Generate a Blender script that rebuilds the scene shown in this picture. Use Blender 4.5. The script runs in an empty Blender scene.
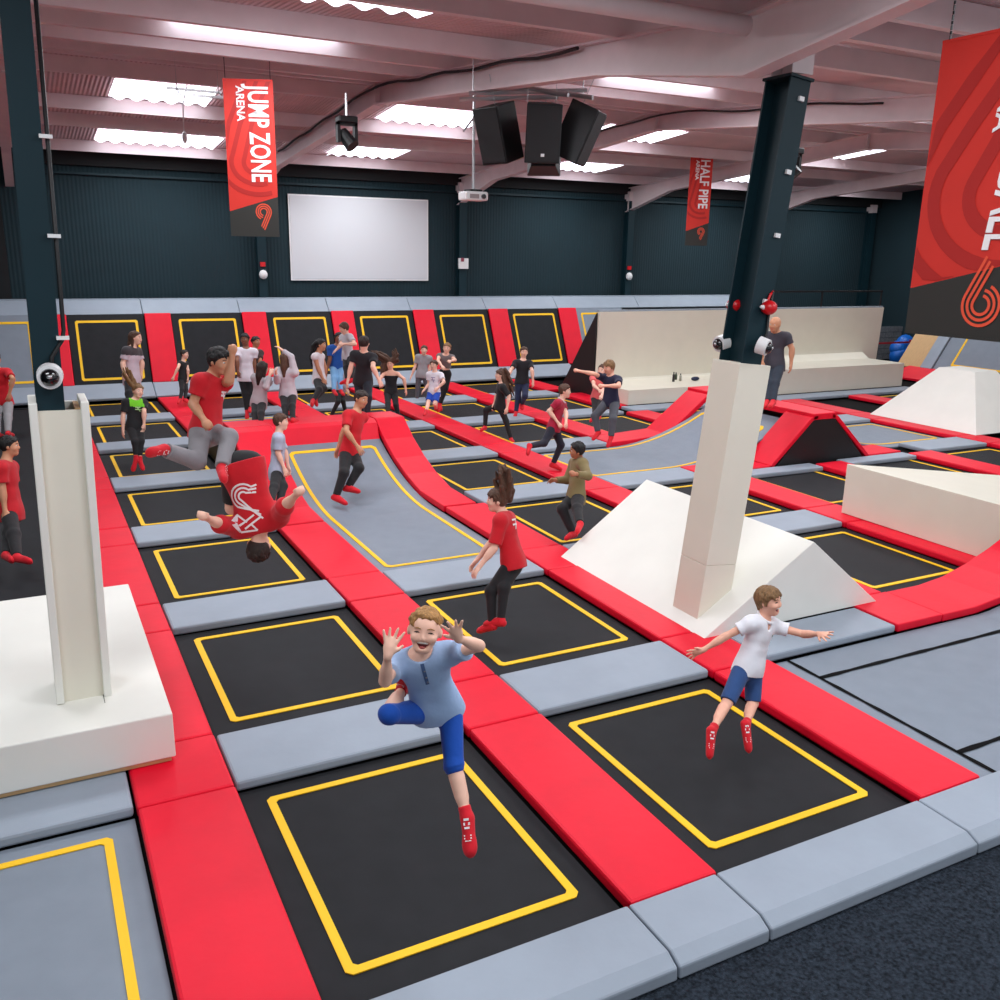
import bpy, bmesh, math, random
import numpy as np
from mathutils import Vector, Matrix
random.seed(4)
SC = bpy.context.scene
COL = SC.collection
# ------------------------------------------------------------------ helpers
def V(*a): return np.array(a, float)
def unit(v):
    v = np.asarray(v, float); n = np.linalg.norm(v)
    return v / n if n > 1e-9 else v
def link(name, me, mat=None, parent=None, loc=None):
    o = bpy.data.objects.new(name, me); COL.objects.link(o)
    if mat is not None and me is not None and not len(me.materials):
        for m in (mat if isinstance(mat, (list, tuple)) else [mat]): me.materials.append(m)
    if parent: o.parent = parent
    if loc is not None: o.location = loc
    return o
def raw(name, vs, fs, mat, parent=None, loc=None, smooth=False, mi=None):
    me = bpy.data.meshes.new(name)
    me.from_pydata([tuple(map(float, v)) for v in vs], [], [tuple(map(int, f)) for f in fs])
    for m in (mat if isinstance(mat, (list, tuple)) else [mat]): me.materials.append(m)
    if mi is not None: me.polygons.foreach_set('material_index', np.asarray(mi, np.int32))
    if smooth: me.polygons.foreach_set('use_smooth', np.ones(len(me.polygons), bool))
    me.update()
    return link(name, me, None, parent, loc)
def tag(o, label, cat, group=None, kind=None):
    if label: o['label'] = label
    if cat: o['category'] = cat
    if group: o['group'] = group
    if kind: o['kind'] = kind
    return o
def thing(name, label, cat, loc=(0, 0, 0), group=None, rz=0):
    o = bpy.data.objects.new(name, None); COL.objects.link(o)
    o.location = loc; o.rotation_euler = (0, 0, rz); o.empty_display_size = .2
    return tag(o, label, cat, group)
class MB:
    """collects shapes of ONE part"""
    def __init__(s): s.v = []; s.f = []
    def add(s, vs, fs):
        n = len(s.v); s.v += [tuple(map(float, v)) for v in vs]; s.f += [tuple(int(i) + n for i in f) for f in fs]; return s
    def box(s, x0, x1, y0, y1, z0, z1, bev=0):
        if bev:
            bm = bmesh.new(); bmesh.ops.create_cube(bm, size=1)
            for v in bm.verts: v.co = Vector(((x0+x1)/2+v.co.x*(x1-x0), (y0+y1)/2+v.co.y*(y1-y0), (z0+z1)/2+v.co.z*(z1-z0)))
            bmesh.ops.bevel(bm, geom=bm.edges[:], offset=bev, segments=2, affect='EDGES', profile=.5)
            bm.verts.index_update()
            s.add([v.co[:] for v in bm.verts], [[v.index for v in f.verts] for f in bm.faces]); bm.free(); return s
        return s.add([(x0,y0,z0),(x1,y0,z0),(x1,y1,z0),(x0,y1,z0),(x0,y0,z1),(x1,y0,z1),(x1,y1,z1),(x0,y1,z1)],
                     [(0,3,2,1),(4,5,6,7),(0,1,5,4),(1,2,6,5),(2,3,7,6),(3,0,4,7)])
    def obox(s, c, ax, ay, az, hx, hy, hz, bev=0):
        t = MB().box(-hx, hx, -hy, hy, -hz, hz, bev); M = np.array([unit(ax), unit(ay), unit(az)])
        return s.add(np.array(t.v) @ M + np.asarray(c), t.f)
    def prism(s, pts, ext):
        """polygon (list of 3d points) extruded by vector"""
        n = len(pts); p = [np.asarray(q, float) for q in pts]; e = np.asarray(ext, float)
        fs = [tuple(range(n))[::-1], tuple(range(n, 2*n))] + [(i, (i+1) % n, n+(i+1) % n, n+i) for i in range(n)]
        return s.add(p + [q+e for q in p], fs)
    def tube(s, pts, r, n=8, cap=True):
        pts = [np.asarray(p, float) for p in pts]; vs = []; fs = []
        rr = r if isinstance(r, (list, tuple)) else [r]*len(pts)
        ref = None
        for i, p in enumerate(pts):
            d = unit(pts[min(i+1, len(pts)-1)] - pts[max(i-1, 0)])
            if ref is None: ref = V(0,0,1) if abs(d[2]) < .9 else V(1,0,0)
            a = unit(np.cross(d, ref)); b = np.cross(d, a); ref = -b if False else ref
            for k in range(n):
                t = 2*math.pi*k/n; vs.append(p + rr[i]*(math.cos(t)*a + math.sin(t)*b))
        for i in range(len(pts)-1):
            for k in range(n): fs.append((i*n+k, i*n+(k+1) % n, (i+1)*n+(k+1) % n, (i+1)*n+k))
        if cap: fs += [tuple(range(n))[::-1], tuple(range((len(pts)-1)*n, len(pts)*n))]
        return s.add(vs, fs)
    def strip(s, prof, axis, lo, hi, th):
        """padded band following profile [(t,z)...] along axis, spanning lo..hi across, thickness th below"""
        up = [(t, z) for t, z in prof]; nrm = []
        for i in range(len(up)):
            a = up[max(i-1, 0)]; b = up[min(i+1, len(up)-1)]; d = unit(V(b[0]-a[0], b[1]-a[1])); nrm.append((-d[1], d[0]))
        lows = [(t-n[0]*th, z-n[1]*th) for (t, z), n in zip(up, nrm)]
        poly = up + lows[::-1]
        if axis == 'y': return s.prism([(lo, t, z) for t, z in poly], (hi-lo, 0, 0))
        return s.prism([(t, lo, z) for t, z in poly], (0, hi-lo, 0))
    def ball(s, c, r, n=12, m=8, M=None):
        r = (r, r, r) if np.isscalar(r) else r; vs = []; fs = []
        for j in range(m+1):
            ph = math.pi*j/m
            for k in range(n):
                t = 2*math.pi*k/n
                p = V(r[0]*math.sin(ph)*math.cos(t), r[1]*math.sin(ph)*math.sin(t), r[2]*math.cos(ph))
                vs.append((p @ M if M is not None else p) + np.asarray(c))
        for j in range(m):
            for k in range(n): fs.append((j*n+k, (j+1)*n+k, (j+1)*n+(k+1) % n, j*n+(k+1) % n))
        return s.add(vs, fs)
    def build(s, name, mat, parent=None, loc=None, smooth=False, bev=0):
        o = raw(name, s.v, s.f, mat, parent, loc, smooth)
        bm = bmesh.new(); bm.from_mesh(o.data)
        bmesh.ops.recalc_face_normals(bm, faces=bm.faces[:])
        if bev:
            es = [e for e in bm.edges if len(e.link_faces) == 2 and e.calc_face_angle(0) > .45]
            bmesh.ops.bevel(bm, geom=es, offset=bev, segments=2, affect='EDGES', profile=.5)
        bm.to_mesh(o.data); bm.free()
        return o
def copy_tree(o, parent=None, loc=None):
    c = o.copy(); COL.objects.link(c)
    if parent: c.parent = parent
    if loc is not None: c.location = loc
    for ch in list(o.children): copy_tree(ch, c)
    return c
# ------------------------------------------------------------------ materials
def lin(c):
    return tuple(((x/255)/12.92 if x/255 <= .04045 else ((x/255+.055)/1.055)**2.4) for x in c)
def mat(name, rgb, rough=.5, metal=0, noise=0, nscale=8, bump=0, bscale=60, emit=None, spec=.5, stretch=None, sheen=0, dark=None):
    m = bpy.data.materials.new(name); m.use_nodes = True; nt = m.node_tree; b = nt.nodes['Principled BSDF']
    c = lin(rgb) + (1,)
    b.inputs['Base Color'].default_value = c; b.inputs['Roughness'].default_value = rough; b.inputs['Metallic'].default_value = metal
    b.inputs['Specular IOR Level'].default_value = spec
    if sheen: b.inputs['Sheen Weight'].default_value = sheen
    tc = nt.nodes.new('ShaderNodeTexCoord'); src = tc.outputs['Object']
    if stretch:
        mp = nt.nodes.new('ShaderNodeMapping'); mp.inputs['Scale'].default_value = stretch
        nt.links.new(src, mp.inputs['Vector']); src = mp.outputs['Vector']
    if noise:
        n = nt.nodes.new('ShaderNodeTexNoise'); n.inputs['Scale'].default_value = nscale; n.inputs['Detail'].default_value = 5
        nt.links.new(src, n.inputs['Vector'])
        r = nt.nodes.new('ShaderNodeValToRGB')
        d = dark and lin(dark) or tuple(x*(1-noise) for x in c[:3])
        r.color_ramp.elements[0].position = .3; r.color_ramp.elements[1].position = .7
        r.color_ramp.elements[0].color = tuple(d)+(1,); r.color_ramp.elements[1].color = tuple(min(1, x*(1+noise*.5)) for x in c[:3])+(1,)
        nt.links.new(n.outputs['Fac'], r.inputs['Fac']); nt.links.new(r.outputs['Color'], b.inputs['Base Color'])
    if bump:
        n2 = nt.nodes.new('ShaderNodeTexNoise'); n2.inputs['Scale'].default_value = bscale; n2.inputs['Detail'].default_value = 3
        nt.links.new(src, n2.inputs['Vector'])
        bp = nt.nodes.new('ShaderNodeBump'); bp.inputs['Strength'].default_value = bump; bp.inputs['Distance'].default_value = .02
        nt.links.new(n2.outputs['Fac'], bp.inputs['Height']); nt.links.new(bp.outputs['Normal'], b.inputs['Normal'])
    if emit:
        b.inputs['Emission Color'].default_value = c; b.inputs['Emission Strength'].default_value = emit
    return m
def wave_mat(name, rgb, rough, scale, strength, direction='X', dist=.03, noise=.1):
    m = mat(name, rgb, rough, noise=noise, nscale=1.2); nt = m.node_tree; b = nt.nodes['Principled BSDF']
    tc = nt.nodes.new('ShaderNodeTexCoord'); w = nt.nodes.new('ShaderNodeTexWave'); w.bands_direction = direction
    w.inputs['Scale'].default_value = scale
    nt.links.new(tc.outputs['Object'], w.inputs['Vector'])
    bp = nt.nodes.new('ShaderNodeBump'); bp.inputs['Strength'].default_value = strength; bp.inputs['Distance'].default_value = dist
    nt.links.new(w.outputs['Fac'], bp.inputs['Height']); nt.links.new(bp.outputs['Normal'], b.inputs['Normal'])
    return m
RED = mat('red_vinyl', (230, 2, 42), .5, spec=.3, noise=.06, nscale=3, bump=.12, bscale=9)
GREY = mat('grey_vinyl', (150, 160, 172), .55, spec=.3, noise=.05, nscale=3, bump=.1, bscale=9)
BED = mat('black_mesh', (34, 35, 38), .7, spec=.2, noise=.16, nscale=5, bump=.15, bscale=300)
GBED = mat('grey_mesh', (124, 134, 146), .6, noise=.06, nscale=4, bump=.15, bscale=300)
YEL = mat('yellow_webbing', (250, 196, 0), .6, bump=.1, bscale=90)
BLK = mat('black_webbing', (10, 10, 11), .85, spec=.1)
UNDER = mat('black_springs_cover', (10, 10, 11), .85, spec=.1)
WHITE = mat('white_painted_board', (232, 231, 222), .45, noise=.03, nscale=2.2)
CREAM = mat('cream_painted_board', (226, 221, 204), .5, noise=.03, nscale=2.2)
PLY = mat('plywood', (205, 165, 115), .6, noise=.15, nscale=6, stretch=(1, 12, 12))
TEAL = mat('teal_painted_steel', (14, 41, 49), .55, spec=.25, noise=.08, nscale=2)
WALL = wave_mat('teal_cladding', (9, 38, 46), .85, 3.2, .25, 'X')
DARK = mat('dark_recess', (9, 13, 17), .8)
ROOF = wave_mat('roof_sheet', (212, 184, 186), .6, 4.0, .5, 'X', .05, noise=.12)  # off-white sheet; red bounce light put into the pinkish base colour
BEAM = mat('cream_roof_steel', (220, 203, 204), .5, noise=.07, nscale=2.5)
SKYL = mat('daylight_panel', (238, 244, 255), .4, emit=5.5)
CARPET = mat('speckled_carpet', (44, 51, 60), .95, spec=.1, noise=.7, nscale=42, bump=.5, bscale=120)
METAL = mat('galvanised', (190, 190, 192), .35, metal=.7)
BLACK = mat('black_plastic', (16, 17, 19), .5, noise=.1)
GRILLE = mat('speaker_grille', (20, 21, 23), .7, bump=.3, bscale=260)
SCREEN = mat('screen_fabric', (206, 208, 212), .8)
PLASTIC = mat('white_plastic', (228, 228, 228), .4)
REDPL = mat('red_plastic', (205, 12, 24), .35)
LENS = mat('dark_lens', (12, 12, 16), .12, spec=.8)
BANRED = mat('banner_red', (206, 42, 30), .6, noise=.05, nscale=3)
BANDK = mat('banner_dark_red', (172, 26, 20), .6)
BANBLK = mat('banner_charcoal', (40, 40, 36), .6)
BANORG = mat('banner_orange', (226, 80, 50), .6)
BANWHT = mat('banner_white', (240, 236, 236), .6)
BLOCK = mat('grey_block', (112, 116, 122), .9, noise=.3, nscale=20, bump=.5, bscale=60)
MORTAR = mat('block_mortar', (66, 70, 76), .95)
BLUE = mat('blue_inflatable', (18, 98, 190), .4)
YHOSE = mat('yellow_hose', (235, 170, 10), .4)
# ------------------------------------------------------------------ camera
W_YAW, W_PITCH, W_ROLL, FPX = .4786, .2652, .0183, 916.05
CAM = V(-1.1955, -3.9918, 3.8018)
cy, sy, cp, sp = math.cos(W_YAW), math.sin(W_YAW), math.cos(W_PITCH), math.sin(W_PITCH)
fwd = V(sy*cp, cy*cp, -sp); right = V(cy, -sy, 0); up = np.cross(right, fwd)
cr, sr = math.cos(W_ROLL), math.sin(W_ROLL)
r2 = cr*right + sr*up; u2 = -sr*right + cr*up
cam = bpy.data.cameras.new('camera'); co = bpy.data.objects.new('camera', cam); COL.objects.link(co)
cam.sensor_width = 36; cam.lens = FPX/1000*36; cam.clip_end = 200
co.matrix_world = Matrix(((r2[0], u2[0], -fwd[0], CAM[0]), (r2[1], u2[1], -fwd[1], CAM[1]), (r2[2], u2[2], -fwd[2], CAM[2]), (0, 0, 0, 1)))
SC.camera = co
FW = V(sy, cy, 0); RT = V(cy, -sy, 0)
# ------------------------------------------------------------------ the hall
def struct(o): o['kind'] = 'structure'; return o
PX, PY = 2.5, 3.06
def in_view(pts):
    """is any of the points in the wide view cone of the hall (leave out what lies outside)"""
    d = np.asarray(pts) - CAM
    z = d @ fwd; x = d @ r2; y = d @ u2
    return bool(np.any((z > .5) & (abs(x) < z*.57) & (abs(y) < z*.57)))
struct(MB().box(-9, 30, -7, 24, -.25, -.04).build('floor', CARPET))
struct(MB().box(-9, 30, -.72, 23, -.05, -.036).build('trim_62', UNDER))
struct(MB().box(-9, 29.4, 23.0, 23.3, -.04, 6.4).build('wall_back', WALL))
struct(MB().box(-9, -8.8, -7, 23, -.04, 6.6).build('wall_left', WALL))  # unseen wall, added to block sky light from the left
struct(MB().box(29.4, 29.7, 3, 23.3, -.04, 6.9).build('wall_right', WALL))
# dark band under the eaves and the rail below it
struct(MB().box(-1.0, 29.4, 22.82, 23.0, 5.72, 6.1).build('trim_1', DARK))
struct(MB().box(-1.0, 29.4, 22.88, 23.0, 5.5, 5.56).build('trim_2', TEAL))
struct(MB().box(-9, -1.35, 22.9, 23.0, 0, 6.1).build('trim_3', DARK))
def roofz(y): return 6.95 - .078*abs(y-13) if y > 3.1 else 6.178 + .078*(3.1-y)
rv = MB()
for a, b in ((23.3, 13), (13, 3.1), (3.1, -7)):
    za, zb = roofz(a), roofz(b)
    rv.prism([(-9, a, za), (-9, b, zb), (-9, b, zb+.06), (-9, a, za+.06)], (39, 0, 0))
struct(rv.build('ceiling', ROOF))
n = 4
for y in (21.95, 18.9, 17.15, 14.3, 13.1, 12.6, 11.2, 9.7, 8.1, 5.2, 3.5, 2.7, .9, -1.5):
    z = roofz(y) - .01
    p = MB().box(-9, 29.4, y-.03, y+.0, z-.24, z).box(-9, 29.4, y-.03, y+.07, z-.26, z-.24)
    struct(p.build('trim_%d' % n, BEAM)); n += 1
def rafter(x, flip=False):
    global n
    r = MB()
    def seg(y0, y1, zt0, zt1, zb0, zb1):
        for hw, t in ((.012, None),):
            r.prism([(x-hw, y0, zb0), (x-hw, y1, zb1), (x-hw, y1, zt1), (x-hw, y0, zt0)], (2*hw, 0, 0))
        for za, zb in ((zb0, zb1), (zt0, zt1)):
            r.prism([(x-.1, y0, za-.012), (x-.1, y1, zb-.012), (x-.1, y1, zb+.012), (x-.1, y0, za+.012)], (.2, 0, 0))
    T = lambda y: roofz(y) - .27
    seg(23.0, 20.6, T(23), T(20.6), 5.15, T(20.6)-.34)
    seg(20.6, 13.0, T(20.6), T(13), T(20.6)-.34, T(13)-.34)
    seg(13.0, 5.6, T(13), T(5.6), T(13)-.34, T(5.6)-.34)
    seg(5.6, 3.1, T(5.6), T(3.1), T(5.6)-.34, 5.4)
    seg(3.1, .6, T(3.1), T(.6), 5.4, T(.6)-.34)
    seg(.6, -7, T(.6), T(-7), T(.6)-.34, T(-7)-.34)
    r.box(x-.1, x+.1, 12.93, 12.96, T(13)-.38, T(13)); 
    struct(r.build('trim_%d' % n, BEAM)); n += 1
for x in (-1.1, 5.0, 11.2, 17.45, 23.6): rafter(x)
# wall columns
def wall_column(x, label):
    t = thing('wall_column', label, 'column', (x, 22.86, 0), 'teal columns against the back wall')
    MB().box(-.12, .12, -.16, -.14, 0, 5.5).box(-.12, .12, .1, .12, 0, 5.5).box(-.012, .012, -.14, .1, 0, 5.5).build('shaft', TEAL, t)
    MB().box(-.13, .13, -.17, .12, 5.5, 5.8).build('column_head', BEAM, t)
wall_column(5.0, 'teal steel column against the back wall behind the jump banner')
wall_column(11.2, 'teal steel column on the back wall carrying a white box')
wall_column(17.45, 'teal steel column on the back wall right of the speakers')
wall_column(23.6, 'teal steel column on the back wall behind the right pillar')
wall_column(28.9, 'teal steel column in the back right corner of the hall')
# skylights
def skylight(i, x0, x1, y0, y1):
    vs = []; fs = []; nx = int((x1-x0)/.04)
    for j in range(2):
        y = (y0, y1)[j]; 
        for k in range(nx+1):
            x = x0+(x1-x0)*k/nx; vs.append((x, y, roofz(y)-.035-.03*math.cos(2*math.pi*x/.33)))
    for k in range(nx): fs.append((k, k+1, nx+2+k, nx+1+k))
    o = raw('window_%d' % i, vs, fs, SKYL, smooth=True); struct(o)
    L = bpy.data.lights.new('daylight', 'AREA'); L.shape = 'RECTANGLE'; L.size = x1-x0; L.size_y = y1-y0
    L.energy = SKYW; L.color = (.93, .97, 1)
    lo = bpy.data.objects.new('daylight', L); COL.objects.link(lo)
    lo.location = ((x0+x1)/2, (y0+y1)/2, roofz((y0+y1)/2)-.32)
SKYW = 128
i = 1
for x0, x1, y0, y1 in ((.8, 2.65, 15.55, 17.0), (6.35, 8.7, 15.55, 17.0), (11.7, 13.95, 15.45, 16.9), (18.65, 20.85, 15.4, 16.9), (25, 27, 15.4, 16.9),
    (.85, 3.65, 20.3, 21.8), (6.6, 8.5, 20.2, 21.6), (13.5, 15.4, 20.2, 21.6), (19.3, 21.5, 20.2, 21.6), (25.2, 26.9, 19.9, 21.4),
    (.9, 3.3, 5.4, 7.0), (6.5, 8.8, 5.4, 7.0), (13.0, 15.2, 5.4, 7.0), (19, 21.2, 5.4, 7.0), (.9, 3.2, 9.3, 10.5), (7.6, 9.9, 9.3, 10.5), (13.2, 15.3, 9.3, 10.5),
    (-4.2, -2, 5.4, 7), (-4.2, -2, 15.5, 17), (-4.0, -1.6, -.6, .8), (1.2, 3.6, -.6, .8), (7, 9.4, -.6, .8), (13, 15, -.6, .8), (1.2, 3.6, -4.6, -3.2), (7, 9.4, -4.6, -3.2)):  # out-of-view skylights, added to bring in more light
    skylight(i, x0, x1, y0, y1); i += 1
# white tube tying the pillars
tag(MB().tube([(-.9, 3.1, 5.78), (4.9, 3.1, 5.8)], .085, 16).build('tie_tube', BEAM, smooth=True), 'pale round steel tube running level from the right pillar head', 'tube')
# ------------------------------------------------------------------ trampolines and pads
ORD = ['first', 'second', 'third', 'fourth', 'fifth', 'sixth', 'seventh', 'eighth', 'ninth', 'tenth', 'eleventh', 'twelfth']
def ring(mb, x0, x1, y0, y1, w, zf, c=.035, nseg=1):
    """webbing ring with cut corners lying on the surface zf(x,y)"""
    def loop(i):
        a, b, cc, d = x0+i, x1-i, y0+i, y1-i; k = c*(1-i/w*.35)
        return [(a+k, cc), (b-k, cc), (b, cc+k), (b, d-k), (b-k, d), (a+k, d), (a, d-k), (a, cc+k)]
    def dense(L):
        out = []
        for i in range(8):
            p, q = L[i], L[(i+1) % 8]; m = nseg if i % 2 == 0 else 1
            for t in range(m): out.append((p[0]+(q[0]-p[0])*t/m, p[1]+(q[1]-p[1])*t/m))
        return out
    o, n_ = dense(loop(0)), dense(loop(w)); N = len(o); vs = []; fs = []
    for L, h in ((o, .002), (n_, .002), (o, .009), (n_, .009)): vs += [(p[0], p[1], zf(*p)+h) for p in L]
    for k in range(N):
        j = (k+1) % N
        fs += [(2*N+k, 2*N+j, 3*N+j, 3*N+k), (k, j, 2*N+j, 2*N+k), (N+j, N+k, 3*N+k, 3*N+j)]
    return mb.add(vs, fs)
cache = {}
def pad(name, w, d, h, m, loc, label, cat, group, slant=0):
    key = (name, round(w, 2), round(d, 2), m.name)
    if key not in cache:
        b = MB().box(-w/2, w/2, -d/2, d/2, 0, h, bev=.022)
        o = b.build(name, m, smooth=False); cache[key] = o.data
    else: o = link(name, cache[key])
    o.location = loc; o.rotation_euler = (random.uniform(-.004, .004), random.uniform(-.004, .004), random.uniform(-.003, .003))
    return tag(o, label, cat, group)
base_bed = None
def trampoline(c, r, label, grey=False):
    global base_bed
    x, y = PX*(c-1), PY*(r-1)
    key = 'g' if grey else 'b'
    if (key, 'bed') not in cache:
        t = thing('trampoline', label, 'trampoline', (x, y, 0), 'trampolines set level in the floor')
        MB().box(-.17, 1.64, -.27, 2.01, -.04, 0).build('jump_bed', GBED if grey else BED, t)
        ring(MB(), -.0, 1.485, 0, 1.856, .056, lambda a, b: 0).build('boundary_line', YEL, t)
        cache[(key, 'bed')] = t
    else:
        t = copy_tree(cache[(key, 'bed')], None, (x, y, 0)); tag(t, label, 'trampoline', 'trampolines set level in the floor')
    return t
def cellbox(x0, x1, y0, y1, z=.05): return [(x, y, z) for x in (x0, (x0+x1)/2, x1) for y in (y0, (y0+y1)/2, y1)]
special = {(0, 1), (3, 1), (4, 1), (5, 1), (3, 2), (5, 2), (6, 2), (2, 3), (2, 4), (2, 5), (2, 6), (4, 4), (5, 4), (6, 4), (7, 4), (8, 4), (8, 1), (9, 4), (8, 5), (6, 1)}
ROWW = ['front row', 'second row', 'third row', 'fourth row', 'fifth row', 'sixth row', 'back row']
for c in range(1, 11):
    for r in range(1, 8):
        if (c, r) in special or (c >= 6 and r >= 6): continue
        x, y = PX*(c-1), PY*(r-1)
        if not in_view(cellbox(x, x+1.5, y, y+1.9)): continue
        trampoline(c, r, 'black trampoline with yellow square, %s from the front, %s column from left' % (ROWW[r-1].replace(' row', '') + ' row', ORD[c-1]))
# grey level trampoline at the left front
t = trampoline(0, 1, 'grey trampoline with yellow line at the left front corner', grey=True)
# pads across
def cross_pad(c, r, label=None, y0=None, y1=None):
    x0, x1 = -.17+PX*(c-1), 1.64+PX*(c-1); y = PY*(r-1)
    a, b = y+2.02 if y0 is None else y0, y+2.77 if y1 is None else y1
    if not in_view(cellbox(x0, x1, a, b)): return
    return pad('cross_pad', x1-x0, b-a, .085, GREY, ((x0+x1)/2, (a+b)/2, .005),
        label or 'grey foam pad across the %s column, behind the %s' % (ORD[c-1], ROWW[r-1]), 'pad', 'grey cross pads')
skip = {(2, 3), (2, 4), (3, 1), (4, 1), (5, 1), (5, 2), (6, 2), (5, 3), (6, 3), (5, 4), (2, 5), (6, 4), (8, 3), (7, 3), (8, 4), (9, 3), (8, 1), (6, 1)}
for c in range(1, 11):
    for r in range(1, 7):
        if (c, r) in skip or (c >= 6 and r >= 5): continue
        cross_pad(c, r)
cross_pad(0, 1, 'grey foam pad in front of the white platform at the left')
cross_pad(3, 1, 'grey foam pad lying at the front foot of the white prism', 2.03, 2.59)
cross_pad(5, 3, 'grey foam pad at the foot of the black triangle, left piece', 7.86, 8.22)
cross_pad(6, 3, 'grey foam pad at the foot of the black triangle, right piece', 7.86, 8.22)
cross_pad(7, 3, 'grey foam pad in front of the grey slope right of the hump')
# red lanes
LEN = ['nearest', 'second', 'third', 'fourth', 'fifth', 'sixth', 'seventh']
def lane(k, y0, y1, label):
    x0, x1 = -.84+PX*k, -.185+PX*k
    if not in_view(cellbox(x0, x1, y0, y1)): return
    return pad('lane_pad', x1-x0, y1-y0-.012, .095, RED, ((x0+x1)/2, (y0+y1)/2, 0), label, 'pad', 'red lane pads')
raised = {(1, 3), (1, 4), (2, 3), (2, 4), (4, 1), (5, 4)}
for k in range(0, 10):
    for r in range(1, 8):
        if k >= 5 and r >= 6 and not k == 5: continue
        y = PY*(r-1)
        if (k, r) not in {(1, 4), (2, 4), (5, 4), (1, 5), (2, 5), (4, 1), (5, 2), (4, 4), (6, 4)} and not (k in (3, 8) and r == 1):
            lane(k, y-.28 if r == 1 else y-.27, y+1.98, 'long red pad of the %s red lane, %s length from the front' % (ORD[k], LEN[r-1]))
        if r < 7 and (k, r) not in {(1, 4), (2, 4), (1, 3), (2, 3), (4, 1), (5, 3), (5, 4), (1, 5), (2, 5), (6, 3), (4, 4)} and not (k >= 5 and r >= 5) and not (k in (3, 8) and r == 1):
            lane(k, y+1.98, y+2.79, 'short red pad of the %s red lane, behind its %s long pad' % (ORD[k], LEN[r-1]))
# front edge pads
for j, (a, b) in enumerate(((-3.4, -.86), (-.86, -.17), (-.17, 1.63), (1.63, 2.29), (2.29, 4.12), (4.12, 6.9), (6.9, 9.4))):
    names = ['at the left end of the row', 'below the first red lane', 'below the boy in light blue', 'below the second red lane', 'below the boy in the white polo', 'below the grey ramp at right', 'at the right end of the row']
    o = MB().prism([(a+.006, -.28, 0), (a+.006, -.28, .092), (a+.006, -.68, .088), (a+.006, -.77, .045), (a+.006, -.775, -.035), (a+.006, -.4, -.035)], (b-a-.012, 0, 0)).build('edge_pad', GREY, bev=.012)
    tag(o, 'grey foam edge pad beside the carpet ' + names[j], 'pad', 'grey edge pads')
# ------------------------------------------------------------------ ramp with the red hump (second column)
def surf(mb, x0, x1, y0, y1, zf, nx, ny, th=.03):
    vs = []; fs = []
    for j in range(ny+1):
        for i_ in range(nx+1):
            x = x0+(x1-x0)*i_/nx; y = y0+(y1-y0)*j/ny; vs.append((x, y, zf(x, y)))
    N = len(vs); vs += [(v[0], v[1], v[2]-th) for v in vs]
    q = lambda i_, j: j*(nx+1)+i_
    for j in range(ny):
        for i_ in range(nx):
            fs.append((q(i_, j), q(i_+1, j), q(i_+1, j+1), q(i_, j+1))); fs.append((N+q(i_, j), N+q(i_, j+1), N+q(i_+1, j+1), N+q(i_+1, j)))
    for i_ in range(nx):
        fs += [(q(i_+1, 0), q(i_, 0), N+q(i_, 0), N+q(i_+1, 0)), (q(i_, ny), q(i_+1, ny), N+q(i_+1, ny), N+q(i_, ny))]
    for j in range(ny):
        fs += [(q(0, j), q(0, j+1), N+q(0, j+1), N+q(0, j)), (q(nx, j+1), q(nx, j), N+q(nx, j), N+q(nx, j+1))]
    return mb.add(vs, fs)
zb = lambda y: .1*max(0, y-8.4)**2
t = thing('ramp_trampoline', 'grey ramp trampoline curving up to the red hump, teenager standing on it', 'ramp', (3.235, 8.4, 0))
L_ = lambda x: x-3.235
surf(MB(), L_(2.33), L_(4.14), 5.86-8.4, 11.0-8.4, lambda x, y: zb(y+8.4), 2, 24).build('jump_bed', GBED, t, smooth=False)
ring(MB(), L_(2.49), L_(3.99), 6.13-8.4, 10.72-8.4, .056, lambda x, y: zb(y+8.4), .06, 24).build('boundary_line', YEL, t)
prof = [(8.16, .095), (8.9, .11), (9.4, .21), (9.9, .38), (10.4, .60), (10.95, .88), (11.15, .93)]
def ramp_pad(b, label, cat='pad', m=RED, name='ramp_pad', group='red ramp pads', bev=.015):
    o = b.build(name, m, bev=bev); return tag(o, label, cat, group)
ramp_pad(MB().strip(prof, 'y', 1.66, 2.315, .1), 'red pad climbing the left side of the second column ramp')
ramp_pad(MB().strip([(8.16, .095), (9.1, .11), (9.7, .24), (10.2, .41), (10.7, .64), (11.0, .83), (11.15, .93)], 'y', 4.16, 4.7, .1), 'red pad climbing the right side of the second column ramp')
ramp_pad(MB().strip([(10.86, .58), (11.02, .87), (11.15, .92), (11.8, .92), (12.05, .75)], 'y', 2.32, 4.15, .1), 'red pad lying over the top of the hump between the ramps')
prb = [(11.16, .93), (11.8, .92), (12.3, .72), (13.0, .45), (13.8, .15), (14.2, .095)]
ramp_pad(MB().strip(prb, 'y', 1.66, 2.315, .1), 'red pad going down the far left side of the hump')
ramp_pad(MB().strip(prb, 'y', 4.16, 4.7, .1), 'red pad going down the far right side of the hump')
t0 = t
o = MB().prism([(1.68, 8.9, .01), (1.68, 9.4, .1), (1.68, 9.9, .27), (1.68, 10.4, .48), (1.68, 11.0, .79), (1.68, 11.8, .8), (1.68, 12.3, .6), (1.68, 13, .33), (1.68, 13.8, .02)], (.05, 0, 0)).build('ramp_side', BLACK)
o.parent = t; o.location = -t.location
o = MB().prism([(4.6, 9.2, .0), (4.6, 10.2, .28), (4.6, 11.0, .74), (4.6, 11.8, .8), (4.6, 13, .33), (4.6, 13.8, .02)], (.05, 0, 0)).build('ramp_side', BLACK)
o.parent = t; o.location = -t.location
t = thing('ramp_trampoline', 'grey ramp trampoline falling away behind the red hump', 'ramp', (3.235, 14.5, 0))
zc = lambda y: .1*max(0, 14.6-y)**2
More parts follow.
